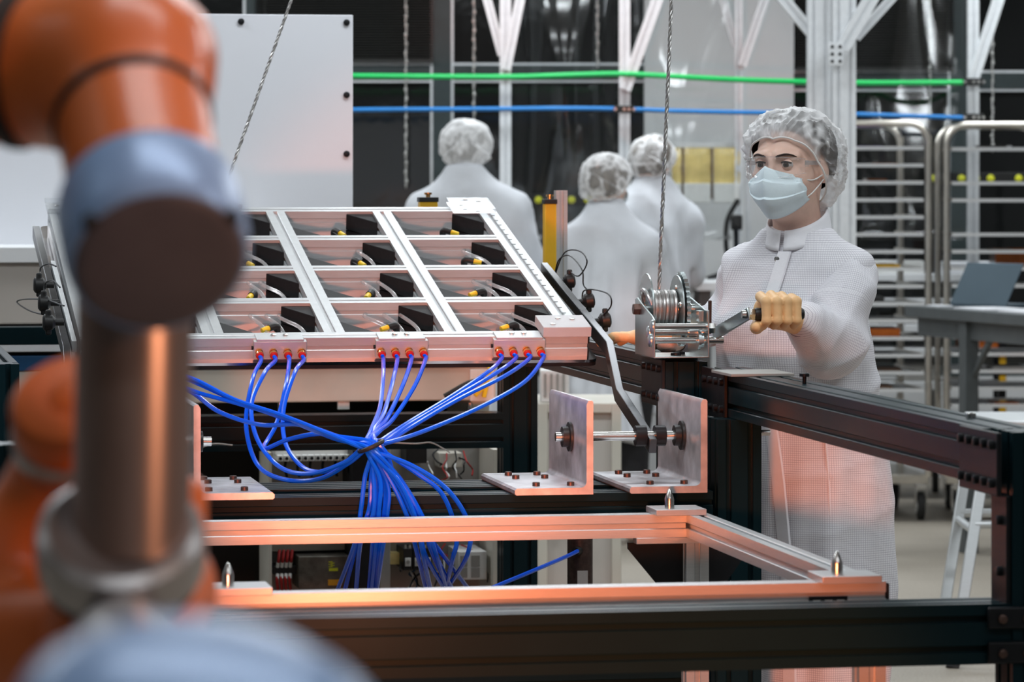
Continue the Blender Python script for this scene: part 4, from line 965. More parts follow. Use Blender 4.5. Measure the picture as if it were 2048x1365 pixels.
part('cross_rail', MB().box(A0-.01, c.x+w+.04, c.y-.03, c.y+.04, ZD-.045, ZD), 'black_anodised', frame, .002)
c, w = curtain(838, 874, 404, 0, 'yellow light curtain with connector peeking over the panel before the man', False)
part('cross_rail', MB().box(AL+K, A0, c.y-.03, c.y+.04, ZD-.045, ZD), 'black_anodised', frame, .002)
# ================================================================== open electrical cabinet below
bC = mB(700, 1000, 9.80).y
def eX(px): return mB(px, 1000, bC).x
def eZ(py): return mB(700, py, bC).z
ec = thing('electrical_cabinet', 'open electrical cabinet with wiring under the cream machine', 'cabinet', (eX(760), bC, 0), MACH)
part('back_plate', MB().box(eX(540), eX(1000), bC+.20, bC+.21, .02, eZ(903)), 'grey_plate', ec)
part('side_wall', MB().box(eX(536), eX(542), bC-.02, bC+.2, 0, eZ(903)), 'cream_paint', ec)
part('side_wall', MB().box(eX(984), eX(998), bC-.02, bC+.2, 0, eZ(903)), 'cream_paint', ec)
part('divider', MB().box(eX(706), eX(760), bC+.0, bC+.2, .02, eZ(903)), 'black_plate', ec)
part('cable_duct', MB().box(eX(765), eX(792), bC+.10, bC+.2, .1, eZ(903)), 'grey_plate', ec, .002)
part('base', MB().box(eX(536), eX(998), bC-.02, bC+.21, 0, .03), 'cream_paint', ec)
part('lintel', MB().box(eX(545), eX(705), bC+.15, bC+.2, eZ(1112), eZ(1092)), 'cream_paint', ec)
tb = part('terminal_strip', MB().box(eX(560), eX(716), bC+.10, bC+.2, eZ(914), eZ(903)), 'white_plastic', ec)
for k in range(12):
    x = eX(562+12.6*k)
    bl = part('terminal_block', MB().box(x, x+.0145, bC+.07, bC+.2, eZ(926), eZ(914)), 'white_plastic', tb, .001)
    part('screw_hole', MB().cyl((x+.007, bC+.0705, eZ(920)), (x+.007, bC+.066, eZ(920)), .0045, n=8), 'black_plate', bl)
    if k % 2: part('wire', MB().tube(smoothpath([(x+.007, bC+.09, eZ(926)), (x+.004, bC+.085, eZ(940)), (x+.010, bC+.09, eZ(958))], 3), .004, 6), 'black_plate', tb)
psu = part('power_supply', MB().box(eX(603), eX(706), bC+.06, bC+.2, eZ(1182), eZ(1117)), 'psu_metal', ec, .002, label='dark metal power supply')
part('sticker', MB().box(eX(664), eX(682), bC+.0585, bC+.06, eZ(1147), eZ(1141)), 'label_yellow', psu)
for k in range(5): part('sticker', MB().box(eX(663+(k % 2)*4), eX(671+(k % 2)*4), bC+.0585, bC+.06, eZ(1139-k*2.4), eZ(1137.6-k*2.4)), 'label_yellow', psu)
part('sticker', MB().box(eX(662), eX(690), bC+.0585, bC+.06, eZ(1176), eZ(1164)), 'label_orange', psu)
cn = part('connector_row', MB().box(eX(556), eX(604), bC+.10, bC+.2, eZ(1155), eZ(1139)), 'black_plastic', ec, .001)
for k in range(4):
    x = eX(564+k*8.5)
    part('wire', MB().tube(smoothpath([(x, bC+.10, eZ(1139)), (x+.002, bC+.09, eZ(1125)), (x+.006, bC+.1, eZ(1106))], 3), .0042, 6), 'red_wire', cn)
    part('wire', MB().tube(smoothpath([(x, bC+.10, eZ(1155)), (x-.003, bC+.09, eZ(1166)), (x+.002, bC+.1, eZ(1195))], 3), .0042, 6), 'red_wire', cn)
    part('ferrule', MB().cyl((x, bC+.098, eZ(1140)), (x+.001, bC+.092, eZ(1130)), .0048, n=8), 'white_plastic', cn)
    part('ferrule', MB().cyl((x, bC+.098, eZ(1154)), (x-.002, bC+.092, eZ(1163)), .0048, n=8), 'white_plastic', cn)
part('din_rail', MB().box(eX(794), eX(816), bC+.15, bC+.2, eZ(1143), eZ(1120)), 'amber', ec)
for k in range(3):
    x0 = eX(816+k*20)
    ct = part('contactor', MB().box(x0, x0+.024, bC+.08, bC+.2, eZ(1150), eZ(1106)), 'black_plastic', ec, .001)
    part('face_plate', MB().box(x0+.004, x0+.020, bC+.077, bC+.08, eZ(1142), eZ(1125)), 'white_plastic', ct, .001)
    part('selector', MB().cyl((x0+.012, bC+.078, eZ(1133)), (x0+.012, bC+.074, eZ(1133)), .005, n=10), 'grey_plate', ct)
    for dx in (.006, .018): part('terminal', MB().cyl((x0+dx, bC+.085, eZ(1106)), (x0+dx, bC+.085, eZ(1099)), .003, n=8), 'steel', ct)
wbk = part('relay_module', MB().box(eX(920), eX(976), bC+.02, bC+.2, eZ(1167), eZ(1110)), 'white_plastic', ec, .002)
for kx, (xa, xb) in enumerate(((923, 937), (945, 962))):
    for ky, (ya, yb) in enumerate(((1140, 1118), (1162, 1143))):
        part('vent', MB().box(eX(xa), eX(xb), bC+.018, bC+.0205, eZ(ya), eZ(yb)), 'grey_plate', wbk)
part('junction_box', MB().box(eX(893), eX(940), bC+.12, bC+.2, eZ(946), eZ(916)), 'cream_paint', ec, .002)
part('black_module', MB().box(eX(824), eX(866), bC+.1, bC+.2, eZ(935), eZ(903)), 'black_plastic', ec, .002)
rnd = random.Random(3)
for k in range(26):
    x = rnd.choice((rnd.uniform(890, 980), rnd.uniform(820, 910))); y = rnd.choice((rnd.uniform(908, 935), rnd.uniform(1100, 1160)))
    pts = [(eX(x), bC+.12, eZ(y))]
    for q in range(4): pts.append((pts[-1][0]+rnd.uniform(-.02, .02), bC+rnd.uniform(.05, .13), pts[-1][2]-rnd.uniform(.004, .022)))
    part('wire', MB().tube(smoothpath(pts, 4), .0022, 5), rnd.choice(('red_wire', 'yellow_plastic', 'black_plate', 'black_plate', 'white_plastic', 'blue_paint')), ec)
single('thin_cable', MB().tube(smoothpath([mB(770, 885, bP2-.02), mB(830, 888, bP2-.02), mB(862, 886, bP2-.02), mB(890, 900, bP2-.02), mB(900, 906, bP2-.02)], 6), .0016, 5), 'white_plastic', 'thin white cable hanging in front of the black cross rail', 'cable', MACH)
single('thin_cable', MB().tube(smoothpath([mB(385, 902, bP2-.02), mB(405, 895, bP2-.02), mB(430, 888, bP2-.02), mB(465, 891, bP2-.02)], 6), .0016, 5), 'white_plastic', 'thin white cable beside the robot above the left bracket', 'cable', MACH)
# ================================================================== robot arm in the foreground
mat('robot_metal', (.48, .46, .46), .30, .85, .06, 10)
mat('robot_tube', (.46, .32, .27), .30, .8, .10, 8, stretch=(6, 6, 1))
mat('robot_shell', (.78, .17, .035), .38, .0, .05, 10, coat=.25)
mat('robot_cap', (.32, .47, .76), .30, .1, .05, 10)
mat('robot_disc', (.13, .10, .11), .5, 0, .1, 20)
mat('robot_seal', (.02, .015, .013), .6, 0, .2, 20)
rb_ = thing('robot_arm', 'blurred grey robot arm with blue cap in the foreground', 'robot arm', (-.42, 2.75, 0))
RD = W(318, 525, 2.50); n1 = Vector((.19, -.77, -.61)).normalized(); back = -n1
def al(t): return RD+back*t
part('end_disc', MB().lathe(al(-.004), back, [(0, .050), (.002, .056), (.006, .059)], 48), 'robot_disc', rb_)
part('blue_cap', MB().lathe(al(.0), back, [(0, .0595), (.004, .0615), (.018, .0635), (.055, .0640), (.066, .0615), (.070, .056)], 48), 'robot_cap', rb_, label='blue grey joint cap')
for q in (R(35), R(140)):
    x, y, d = basis(back); c = al(.004)+x*(.058*math.cos(q))+y*(.058*math.sin(q))
    part('cap_screw', MB().cyl(c, c-d*.006, .006, n=12), 'robot_seal', rb_)
C2 = al(.215)
EL_ = W(-330, 118, 2.75)
def f_wrist(P):
    d = sd_cap(P, al(.06), C2, .0525, .0555); d = smin(d, sd_cap(P, C2, EL_, .0575, .056), .03)
    d = smin(d, sd_cap(P, C2, C2+Vector((.01, .05, .012)), .056, .054), .02); return d
implicit_part('wrist_housing', f_wrist, (EL_.x-.07, 2.35, 1.40), (.0, 2.86, 1.72), .0065, 'robot_shell', rb_)
part('seal_ring', MB().lathe(al(.150), back, [(0, .0535), (.003, .0565), (.009, .0570), (.012, .0540)], 48), 'robot_seal', rb_)
part('seal_ring', MB().lathe(W(60, 135, 2.68), EL_-C2, [(0, .055), (.003, .0595), (.010, .0595), (.013, .055)], 48), 'robot_seal', rb_)
# upright tube
tb0, tb1 = W(262, 1120, 2.60), W(270, 560, 2.62)
part('tube', MB().lathe(tb0, tb1-tb0, [(0, .0410), ((tb1-tb0).length, .0410)], 40), 'robot_tube', rb_)
# collar and lower joint, tilted towards the camera
n2 = Vector((.05, -.62, .78)).normalized(); CC = W(240, 1062, 2.585)
part('collar', MB().lathe(CC, -n2, [(0, .043), (-.004, .050), (0, .0570), (.012, .0590), (.030, .0590), (.034, .054)], 48), 'robot_metal', rb_)
part('seal_ring', MB().lathe(CC-n2*.033, -n2, [(0, .054), (.010, .054)], 48), 'robot_seal', rb_)
LJ = CC-n2*.09
def f_low(P):
    d = sd_cap(P, CC-n2*.075, LJ-n2*.05, .050, .050); d = smin(d, sd_cap(P, LJ-n2*.02, W(318, 1180, 2.78), .050, .044), .03); return d
implicit_part('lower_housing', f_low, (-.36, 2.45, .98), (-.12, 2.92, 1.32), .0065, 'robot_shell', rb_)
part('side_column', MB().lathe(W(338, 1330, 2.78), (0,0,1), [(0, .028), (.13, .028), (.138, .022)], 32), 'robot_shell', rb_)
# joint with orange painted cap at the left, on the pedestal
n3 = Vector((-.05, -.66, .75)).normalized(); C3 = W(152, 815, 2.74)
part('side_cap', MB().lathe(C3+n3*.012, -n3, [(0, .030), (.002, .044), (.008, .0485), (.03, .049)], 44), 'robot_shell', rb_)
part('side_ring', MB().lathe(C3-n3*.018, -n3, [(0, .0495), (.004, .0515), (.016, .0515), (.02, .0490)], 44), 'robot_metal', rb_)
Cb = C3-n3*.06; Cp = Vector((-.42, 2.78, 1.15))
def f_side(P):
    d = sd_cap(P, C3-n3*.03, C3-n3*.11, .047, .046); d = smin(d, sd_cap(P, C3-n3*.08, Cp, .050, .052), .03); d = smin(d, sd_cap(P, Cp, LJ-n2*.02, .046, .046), .03); return d
implicit_part('shoulder_housing', f_side, (-.52, 2.52, .98), (-.12, 2.96, 1.42), .0065, 'robot_shell', rb_)
part('pedestal', MB().lathe((-.42, 2.78, 0), (0,0,1), [(0, .12), (.02, .12), (.03, .075), (1.08, .060), (1.14, .052)], 40), 'robot_shell', rb_)
# nearest joint at the bottom edge
CN = W(400, 1440, 1.33); n4 = Vector((.12, -.35, .93)).normalized()
part('near_cap', MB().lathe(CN+n4*.022, -n4, [(0, .012), (.002, .032), (.007, .050), (.016, .063), (.030, .068), (.06, .069)], 48), 'robot_cap', rb_, label='blue grey joint cap nearest to the viewer')
part('near_ring', MB().lathe(CN-n4*.038, -n4, [(0, .060), (.006, .062), (.02, .062)], 48), 'robot_metal', rb_)
A_, B_ = LJ-n2*.02, CN-n4*.07
def f_link(P):
    d = sd_cap(P, A_, B_, .040, .043); return smin(d, sd_cap(P, CN-n4*.055, CN-n4*.12, .058, .056), .03)
implicit_part('link_tube', f_link, (-.36, 1.24, .98), (.0, 2.66, 1.30), .008, 'robot_metal', rb_)
# ================================================================== people
def cloth(name, col, grid=0., trans=.12, line=.62):
    m, nt, b = new_mat(name)
    b.inputs['Roughness'].default_value = .75; b.inputs['Specular IOR Level'].default_value = .25; b.inputs['Sheen Weight'].default_value = .15
    n = noise_node(nt, 9, 3); r = ramp(nt, n.outputs['Fac'], [c*.94 for c in col], [min(1, c*1.05) for c in col])
    src = r.outputs[0]
    if grid:
        tc = nt.nodes.new('ShaderNodeTexCoord'); sx = nt.nodes.new('ShaderNodeSeparateXYZ'); nt.links.new(tc.outputs['UV'], sx.inputs[0]); masks = []
        for ax in (0, 1):
            d = nt.nodes.new('ShaderNodeMath'); d.operation = 'DIVIDE'; d.inputs[1].default_value = grid; nt.links.new(sx.outputs[ax], d.inputs[0])
            f = nt.nodes.new('ShaderNodeMath'); f.operation = 'FRACT'; nt.links.new(d.outputs[0], f.inputs[0])
            g = nt.nodes.new('ShaderNodeMath'); g.operation = 'LESS_THAN'; g.inputs[1].default_value = .17; nt.links.new(f.outputs[0], g.inputs[0]); masks.append(g)
        mx = nt.nodes.new('ShaderNodeMath'); mx.operation = 'MAXIMUM'; nt.links.new(masks[0].outputs[0], mx.inputs[0]); nt.links.new(masks[1].outputs[0], mx.inputs[1])
        mr = nt.nodes.new('ShaderNodeMixRGB'); nt.links.new(mx.outputs[0], mr.inputs[0]); nt.links.new(src, mr.inputs[1]); mr.inputs[2].default_value = (col[0]*line*.95, col[1]*line*.92, col[2]*line, 1); src = mr.outputs[0]
    nt.links.new(src, b.inputs['Base Color'])
    bn = noise_node(nt, 26, 5); bp = nt.nodes.new('ShaderNodeBump'); bp.inputs['Strength'].default_value = .35; bp.inputs['Distance'].default_value = .004
    nt.links.new(bn.outputs['Fac'], bp.inputs['Height']); nt.links.new(bp.outputs[0], b.inputs['Normal'])
    return m
cloth('coat_grid', (.84, .84, .88), .0048); cloth('coat_trim', (.84, .84, .88)); cloth('coat_plain', (.62, .64, .68)); cloth('cuff_knit', (.50, .48, .52), .004)
mat('skin', (.80, .54, .44), .48, 0, .06, 30, bump=.06, bscale=300); MAT['skin'].node_tree.nodes['Principled BSDF'].inputs['Subsurface Weight'].default_value = .15
MAT['skin'].node_tree.nodes['Principled BSDF'].inputs['Subsurface Radius'].default_value = (.012, .005, .003)
mat('glove', (.80, .50, .24), .5, 0, .07, 40, bump=.12, bscale=140)
mat('mask_blue', (.78, .90, .95), .7, 0, .03, 20, bump=.15, bscale=200)
mat('strap_white', (.78, .76, .74), .7, 0, .03, 20)
mat('hair_dark', (.035, .024, .018), .55, 0, .4, 60, bump=.5, bscale=90, stretch=(1, 1, .2))
mat('hair_grey', (.16, .14, .12), .6, 0, .4, 60, bump=.5, bscale=90, stretch=(1, 1, .2))
mat('brow', (.03, .016, .012), .7, 0, .3, 120)
mat('eye_white', (.60, .56, .55), .2, 0, .03, 20); mat('iris', (.055, .035, .022), .25, 0, .3, 200); mat('pupil', (.004, .004, .004), .15, 0, .1, 20)
mat('lash', (.02, .012, .01), .6, 0, .2, 50); mat('trouser_black', (.012, .012, .014), .8, 0, .2, 30); mat('shoe_white', (.5, .5, .52), .5, 0, .1, 20)
def cap_mat(name, alpha):
    m, nt, b = new_mat(name); out = nt.nodes['Material Output']
    b.inputs['Base Color'].default_value = (.95, .95, .96, 1); b.inputs['Roughness'].default_value = .5
    tl = nt.nodes.new('ShaderNodeBsdfTranslucent'); tl.inputs[0].default_value = (.95, .95, .96, 1)
    tr = nt.nodes.new('ShaderNodeBsdfTransparent')
    m1 = nt.nodes.new('ShaderNodeMixShader'); m1.inputs[0].default_value = .25; nt.links.new(b.outputs[0], m1.inputs[1]); nt.links.new(tl.outputs[0], m1.inputs[2])
    n = noise_node(nt, 15, 2.5, .5, stretch=(1, 1, .75)); rr = nt.nodes.new('ShaderNodeValToRGB'); cr = rr.color_ramp
    cr.elements[0].position = .41; cr.elements[0].color = (alpha-.18,)*3+(1,); cr.elements[1].position = .59; cr.elements[1].color = (alpha+.10,)*3+(1,)
    e = cr.elements.new(.5); e.color = (min(1, alpha+.62),)*3+(1,)
    nt.links.new(n.outputs['Fac'], rr.inputs[0])
    lw = nt.nodes.new('ShaderNodeLayerWeight'); lw.inputs[0].default_value = .18
    ad = nt.nodes.new('ShaderNodeMath'); ad.operation = 'ADD'; ad.use_clamp = True; nt.links.new(rr.outputs[0], ad.inputs[0]); nt.links.new(lw.outputs['Facing'], ad.inputs[1])
    bp = nt.nodes.new('ShaderNodeBump'); bp.inputs['Strength'].default_value = .5; bp.inputs['Distance'].default_value = .006; nt.links.new(n.outputs['Fac'], bp.inputs['Height'])
    nt.links.new(bp.outputs[0], b.inputs['Normal']); nt.links.new(bp.outputs[0], tl.inputs['Normal'])
    m2 = nt.nodes.new('ShaderNodeMixShader'); nt.links.new(ad.outputs[0], m2.inputs[0]); nt.links.new(tr.outputs[0], m2.inputs[1]); nt.links.new(m1.outputs[0], m2.inputs[2])
    nt.links.new(m2.outputs[0], out.inputs[0]); return m
cap_mat('cap_mesh', .24); cap_mat('cap_white', .62); cap_mat('cap_thin', .26)
def creases(v, seed, freq, amp, zs=1.):
    r = np.random.RandomState(seed); out = np.zeros(len(v))
    for k in range(7):
        d = r.randn(3); d[2] *= zs; d /= np.linalg.norm(d); f = freq*(.6+1.3*r.rand()); p = r.rand()*7
        e = r.randn(3); w = np.sin(v@e*freq*.5+p*2)*1.6
        out += (1-np.abs(np.sin(v@d*f+p+w)))**2.2*(.5+r.rand())
    return (out/7-.22)*amp
def ell_col(P, keys, yaw, zlo, zhi, k=.03):
    # elliptical column: keys rows of (z, cx, cy, rx, ry), rx along the shoulder line turned by yaw
    K_ = np.array(sorted(keys)); z = P[2]; I = lambda c: np.interp(z, K_[:,0], K_[:,c])
    dx, dy = P[0]-I(1), P[1]-I(2); c, s = math.cos(yaw), math.sin(yaw)
    x, y = dx*c+dy*s, -dx*s+dy*c; rx, ry = I(3), I(4)
    d = (np.sqrt((x/rx)**2+(y/ry)**2)-1)*np.minimum(rx, ry)
    return smax(smax(d, z-zhi, k), zlo-z, .01)
class Head:                                   # local axes: x to her left, y forward, z up
    def __init__(s, c, yaw, pitch=0, roll=0):
        s.c = Vector(c); s.m = Matrix.Rotation(yaw, 3, 'Z') @ Matrix.Rotation(PI, 3, 'Z') @ Matrix.Rotation(pitch, 3, 'X') @ Matrix.Rotation(roll, 3, 'Y')
        # unturned (yaw 0) the head looks at the camera, -Y
    def w(s, x, y, z): return s.c+s.m @ Vector((-x, y, z))
    def loc(s, P):
        M = np.array(s.m.transposed()); q = [P[0]-s.c.x, P[1]-s.c.y, P[2]-s.c.z]
        o = [M[i,0]*q[0]+M[i,1]*q[1]+M[i,2]*q[2] for i in range(3)]; return (-o[0], o[1], o[2])
def head_sdf(L):
    x, y, z = L; ax = np.abs(x); A = (ax, y, z)
    d = sd_ell(L, (0, -.014, .022), (.0735, .092, .090))
    d = smin(d, sd_ell(L, (0, .022, -.038), (.058, .066, .080)), .03)
    d = smin(d, sd_ell(L, (0, .055, -.088), (.026, .028, .024)), .025)
    d = smin(d, sd_ell(A, (.040, .048, -.030), (.026, .030, .026)), .02)
    d = smin(d, sd_cap(A, (.012, .085, .024), (.048, .066, .022), .0085, .0075), .02)
    d = smin(d, sd_cap(L, (0, .088, .008), (0, .100, -.030), .0075, .0115), .012)
    d = smin(d, sd_ell(A, (.011, .092, -.034), (.009, .011, .009)), .008)
    d = smax(d, -sd_ell(A, (.031, .100, .003), (.021, .020, .0125)), .012)
    d = smin(d, sd_ell(A, (.074, -.012, -.008), (.010, .020, .032)), .008)
    return d
def cap_surface(H, rim, rad, n=64, m=22, seed=1, amp=.006, gath=26, cz=.01, cy=-.012):
    rings = []
    for j in range(m+1):
        ring = []
        for i in range(n):
            ph = 2*PI*i/n; a = abs(((ph+PI) % (2*PI))-PI)/PI*180
            t0 = np.interp(a, [0, 45, 90, 135, 180], rim); q = j/m; th = R(t0+(180-t0)*q**1.15)
            r = rad(q, a, math.degrees(th))
            p = Vector((math.sin(th)*math.sin(ph), math.cos(th), math.sin(th)*math.cos(ph)))
            w = amp*.55*math.sin(gath*ph+3*math.sin(ph*3))*math.exp(-q*4.2)*min(1, q*9)
            w += amp*1.3*(noise.noise(p*2.6+Vector((seed, 0, 0)))) * min(1, q*6)+amp*.6*(abs(noise.noise(p*5+Vector((0, seed, 0))))-.2)*min(1, q*6)
            w += amp*.9*((1-abs(noise.noise(p*4.3+Vector((seed, seed, 0)))))**7)*min(1, q*8) + amp*.3*((1-abs(noise.noise(p*9+Vector((0, seed, seed)))))**8)*min(1, q*8)
            ring.append(H.w(*(p*(r+w)+Vector((0, cy, cz)))))
        rings.append(ring)
    return rings
# ---------------------------------------------------------------- the woman at the winch
WY = 8.12
HC = W(1581, 331, WY); HD = Head(HC, R(-31), R(-2))
wm = thing('person', 'person in white gridded cleanroom coat, blue mask and clear glasses cranking the winch', 'person', (HC.x+.03, WY+.05, 0))
ca, sa = math.cos(R(-34)), math.sin(R(-34))           # shoulder line direction (to her left) and facing
rD = Vector((ca, sa, 0)); fD = Vector((sa, -ca, 0))
NK = HC+Vector((.020, .03, -.155))
SLh = NK+rD*.128+Vector((0, 0, -.062)); SRh = NK-rD*.128+Vector((0, 0, -.062))
grip = MACH @ ((GR0+GR1)/2); gx = (MACH.to_3x3() @ Vector((1,0,0))); gy = (MACH.to_3x3() @ Vector((0,1,0))); gz = Vector((0,0,1))
HG = MACH @ (c1+Vector((.066, 0, 0)))                  # centre of the fist on the crank grip
def hg(x, y, z): return HG+gx*x+gy*y+gz*z
WL = hg(.062, .062, -.014)                             # left wrist
ELB = W(1668, 686, 7.99)
RW_ = W(1332, 684, 8.14); ERB = W(1466, 640, 8.30)
bz0 = .0
FT = Vector((HC.x+.045, WY+.06, 0))
def f_body(P):
    d = head_sdf(HD.loc(P))
    d = smin(d, sd_cap(P, HD.w(0, -.018, -.06), NK+Vector((0, .005, -.01)), .050, .055), .03)
    d = smin(d, sd_cap(P, SLh-Vector((0,0,.02)), SRh-Vector((0,0,.02)), .036, .036), .03)
    d = smin(d, ell_col(P, [(.85, FT.x, FT.y, .15, .10), (1.05, FT.x, FT.y, .13, .09), (1.22, NK.x, NK.y, .12, .09), (1.27, NK.x, NK.y, .09, .07)], R(-34), .84, 1.27), .04)
    for s in (-1, 1):
        hp = FT+rD*(.085*s)+Vector((0, 0, .86)); kn = FT+rD*(.09*s)+Vector((0, 0, .47))+fD*.015; an = FT+rD*(.095*s)+Vector((0, 0, .09))-fD*.01
        d = smin(d, sd_cap(P, hp, kn, .080, .052), .03); d = smin(d, sd_cap(P, kn, an, .052, .034), .02); d = smin(d, sd_cap(P, an-Vector((0,0,.055)), an-Vector((0,0,.06))+fD*.13, .034, .028), .02)
    d = smin(d, sd_cap(P, SLh-Vector((0,0,.02)), ELB, .034, .028), .02); d = smin(d, sd_cap(P, ELB, WL, .028, .018), .015)
    d = smin(d, sd_cap(P, SRh-Vector((0,0,.02)), ERB, .038, .034), .02); d = smin(d, sd_cap(P, ERB, RW_, .038, .026), .015)
    return smax(d, .0-P[2]+.002, .004)
bx0 = (RW_.x-.06, 7.5, -.01); bx1 = (ELB.x+.10, 8.52, 1.68)
body = implicit_part('body', f_body, bx0, bx1, .011, 'skin', wm, relax=1, fine=((HC.x-.105, HC.y-.125, HC.z-.14), (HC.x+.105, HC.y+.12, HC.z+.10), .0033))
for s in (-1, 1):
    e = part('eyeball', MB().ell(HD.w(.0305*s, .0735, .0045), .0122, .0122, .0122, 24, 16), 'eye_white', wm)
    g = (HD.m @ Vector((-.10, 1, -.06))).normalized(); c = HD.w(.0305*s, .0735, .0045)
    part('iris', MB().lathe(c+g*.01075, g, [(0, .0066), (.0010, .0062), (.0014, .0044)], 20), 'iris', e)
    part('pupil', MB().lathe(c+g*.0122, g, [(0, .0028), (.0004, .0020)], 14), 'pupil', e)
    # lids: curved patches over the eyeball
    for nm, lo, hi, m in (('upper_lid', 27, 80, 'skin'), ('lower_lid', -80, -27, 'skin')):
        rings = []
        for i in range(7):
            el0 = R(lo+(hi-lo)*i/6); ring = []
            for j in range(13):
                az = R(-72+144*j/12); edge = 1-.55*abs(math.sin(az))**2 if i in (0,) and nm == 'upper_lid' else 1
                el = el0 if not (nm == 'upper_lid' and i == 0) else el0*edge
                if nm == 'lower_lid' and i == 6: el = el0*(1-.6*abs(math.sin(az))**2)
                rr = .0135; ring.append(HD.w(.0305*s+rr*math.cos(el)*math.sin(az), .0735+rr*math.cos(el)*math.cos(az), .0045+rr*math.sin(el)))
            rings.append(ring)
        part(nm, MB().ring_skin(rings, False, False, closed=False), m, wm)
    P = []
    for j in range(11):
        az = R(-70+140*j/10); el = R(27)*(1-.55*abs(math.sin(az))**2); rr = .0140
        P.append(HD.w(.0305*s+rr*math.cos(el)*math.sin(az), .0735+rr*math.cos(el)*math.cos(az), .0045+rr*math.sin(el)))
    part('lashes', MB().tube(P, [.0006]+[.0016]*9+[.0006], 6), 'lash', wm)
    P = [HD.w(s*x, y, z) for x, y, z in ((.0125, .0945, .0215), (.021, .0940, .0240), (.032, .0895, .0262), (.044, .0810, .0248), (.053, .0705, .0195))]
    part('eyebrow', MB().tube(smoothpath(P, 4), [.0014]*2+[.0022]*5+[.0023]*4+[.0018]*3+[.0012]*2+[.0006], 8), 'brow', wm)
# face mask
def mask_pt(s, t):
    wt = .056+.012*math.sin(PI*min(1, t*.9)); x = s*wt
    ridge = .127-.010*(t-.4)**2*6
    y = ridge-.060*abs(s)**1.35-.012*max(0, t-.6)*4*.5
    ztop = .002-.024*abs(s)**.8; zbot = -.112+.040*abs(s)**2
    z = ztop+(zbot-ztop)*t; y += (.0062*(1-((t*3.2+.15) % 1)) if .08 < t < .92 else .003)*(1-.5*abs(s)) - (.03*(t-.75) if t > .75 else 0)
    if abs(s) > .85: y += .006*math.sin(t*9)
    return x, y, z
rings = [[HD.w(*mask_pt(-1+2*i/24, j/26)) for i in range(25)] for j in range(27)]
mb = MB().ring_skin(rings, False, False, closed=False)
mo = part('face_mask', mb, 'mask_blue', wm, label='pleated pale blue face mask'); md = mo.modifiers.new('solid', 'SOLIDIFY'); md.thickness = .0015
P0 = [HD.w(*mask_pt(-1+2*i/24, .0)) for i in range(25)]; part('nose_wire', MB().tube(P0, .0011, 6), 'strap_white', mo)
for s in (-1, 1):
    a, b = HD.w(*mask_pt(s, .1)), HD.w(*mask_pt(s, .9)); ear = HD.w(s*.079, -.005, -.018)
    part('ear_loop', MB().tube(smoothpath([a, HD.w(s*.072, .035, -.030), ear], 6), .0016, 6).tube(smoothpath([b, HD.w(s*.070, .030, -.055), HD.w(s*.078, -.002, -.030), ear], 6), .0016, 6), 'strap_white', mo)
    P = [HD.w(*mask_pt(s, j/26)) for j in range(27)]; part('edge_seam', MB().tube(P, .0013, 6), 'mask_blue', mo)
# clear safety glasses
def lens_pt(s, t):
    x = s*.069; y = .112-.046*abs(s)**2.4; zt = .022-.006*s*s; zb = -.024+.010*s*s+.018*math.exp(-(s/.14)**2); return x, y, zb+(zt-zb)*t
rings = [[HD.w(*lens_pt(-1+2*i/30, j/6)) for i in range(31)] for j in range(7)]
gl = part('safety_glasses', MB().ring_skin(rings, False, False, closed=False), 'lens_clear', wm, label='clear wraparound safety glasses'); gl.modifiers.new('s', 'SOLIDIFY').thickness = .0008
for t in (0, 1): part('lens_edge', MB().tube([HD.w(*lens_pt(-1+2*i/30, t)) for i in range(31)], .0009, 6), 'clear_hose', gl)
for s in (-1, 1):
    part('temple_arm', MB().bar(HD.w(s*.069, .066, .008), HD.w(s*.0765, -.02, .004), .003, .009), 'clear_hose', gl)
    for dz in (-.004, .004): part('hinge', MB().cyl(HD.w(s*.069, .067, .006+dz), HD.w(s*.0745, .062, .006+dz), .0032, n=10), 'clear_plastic', gl)
# hair and cap
hr = cap_surface(HD, [41, 54, 84, 116, 138], lambda q, a, th: float(np.interp(a, [0, 60, 90, 180], [.1045, .099, .088, .092]))+.006*math.sin(PI*min(1, q*1.2)), 48, 16, 3, .002, 0)
part('hair', MB().ring_skin(hr, False, True), 'hair_dark', wm)
def crad(q, a, th):
    base = np.interp(a, [0, 60, 90, 135, 180], [.1055, .100, .091, .103, .112]); puff = np.interp(q, [0, .08, .3, .6, 1], [0, .010, .017, .022, .022])
    puff *= np.interp(a, [0, 60], [.35, 1]); low = .016*max(0, (a-95)/85)*np.interp(q, [0, .15, .5, 1], [0, 1, .8, 0]); return base+puff+low
rim = [28, 39, 62, 94, 124]
cr_ = cap_surface(HD, rim, crad, 150, 60, 7, .0065, 34)
cp = part('bouffant_cap', MB().ring_skin(cr_, False, True), 'cap_mesh', wm, label='crinkled translucent white bouffant cap')
part('elastic_rim', MB().tube(cr_[0]+[cr_[0][0]], .0022, 6), 'strap_white', cp)
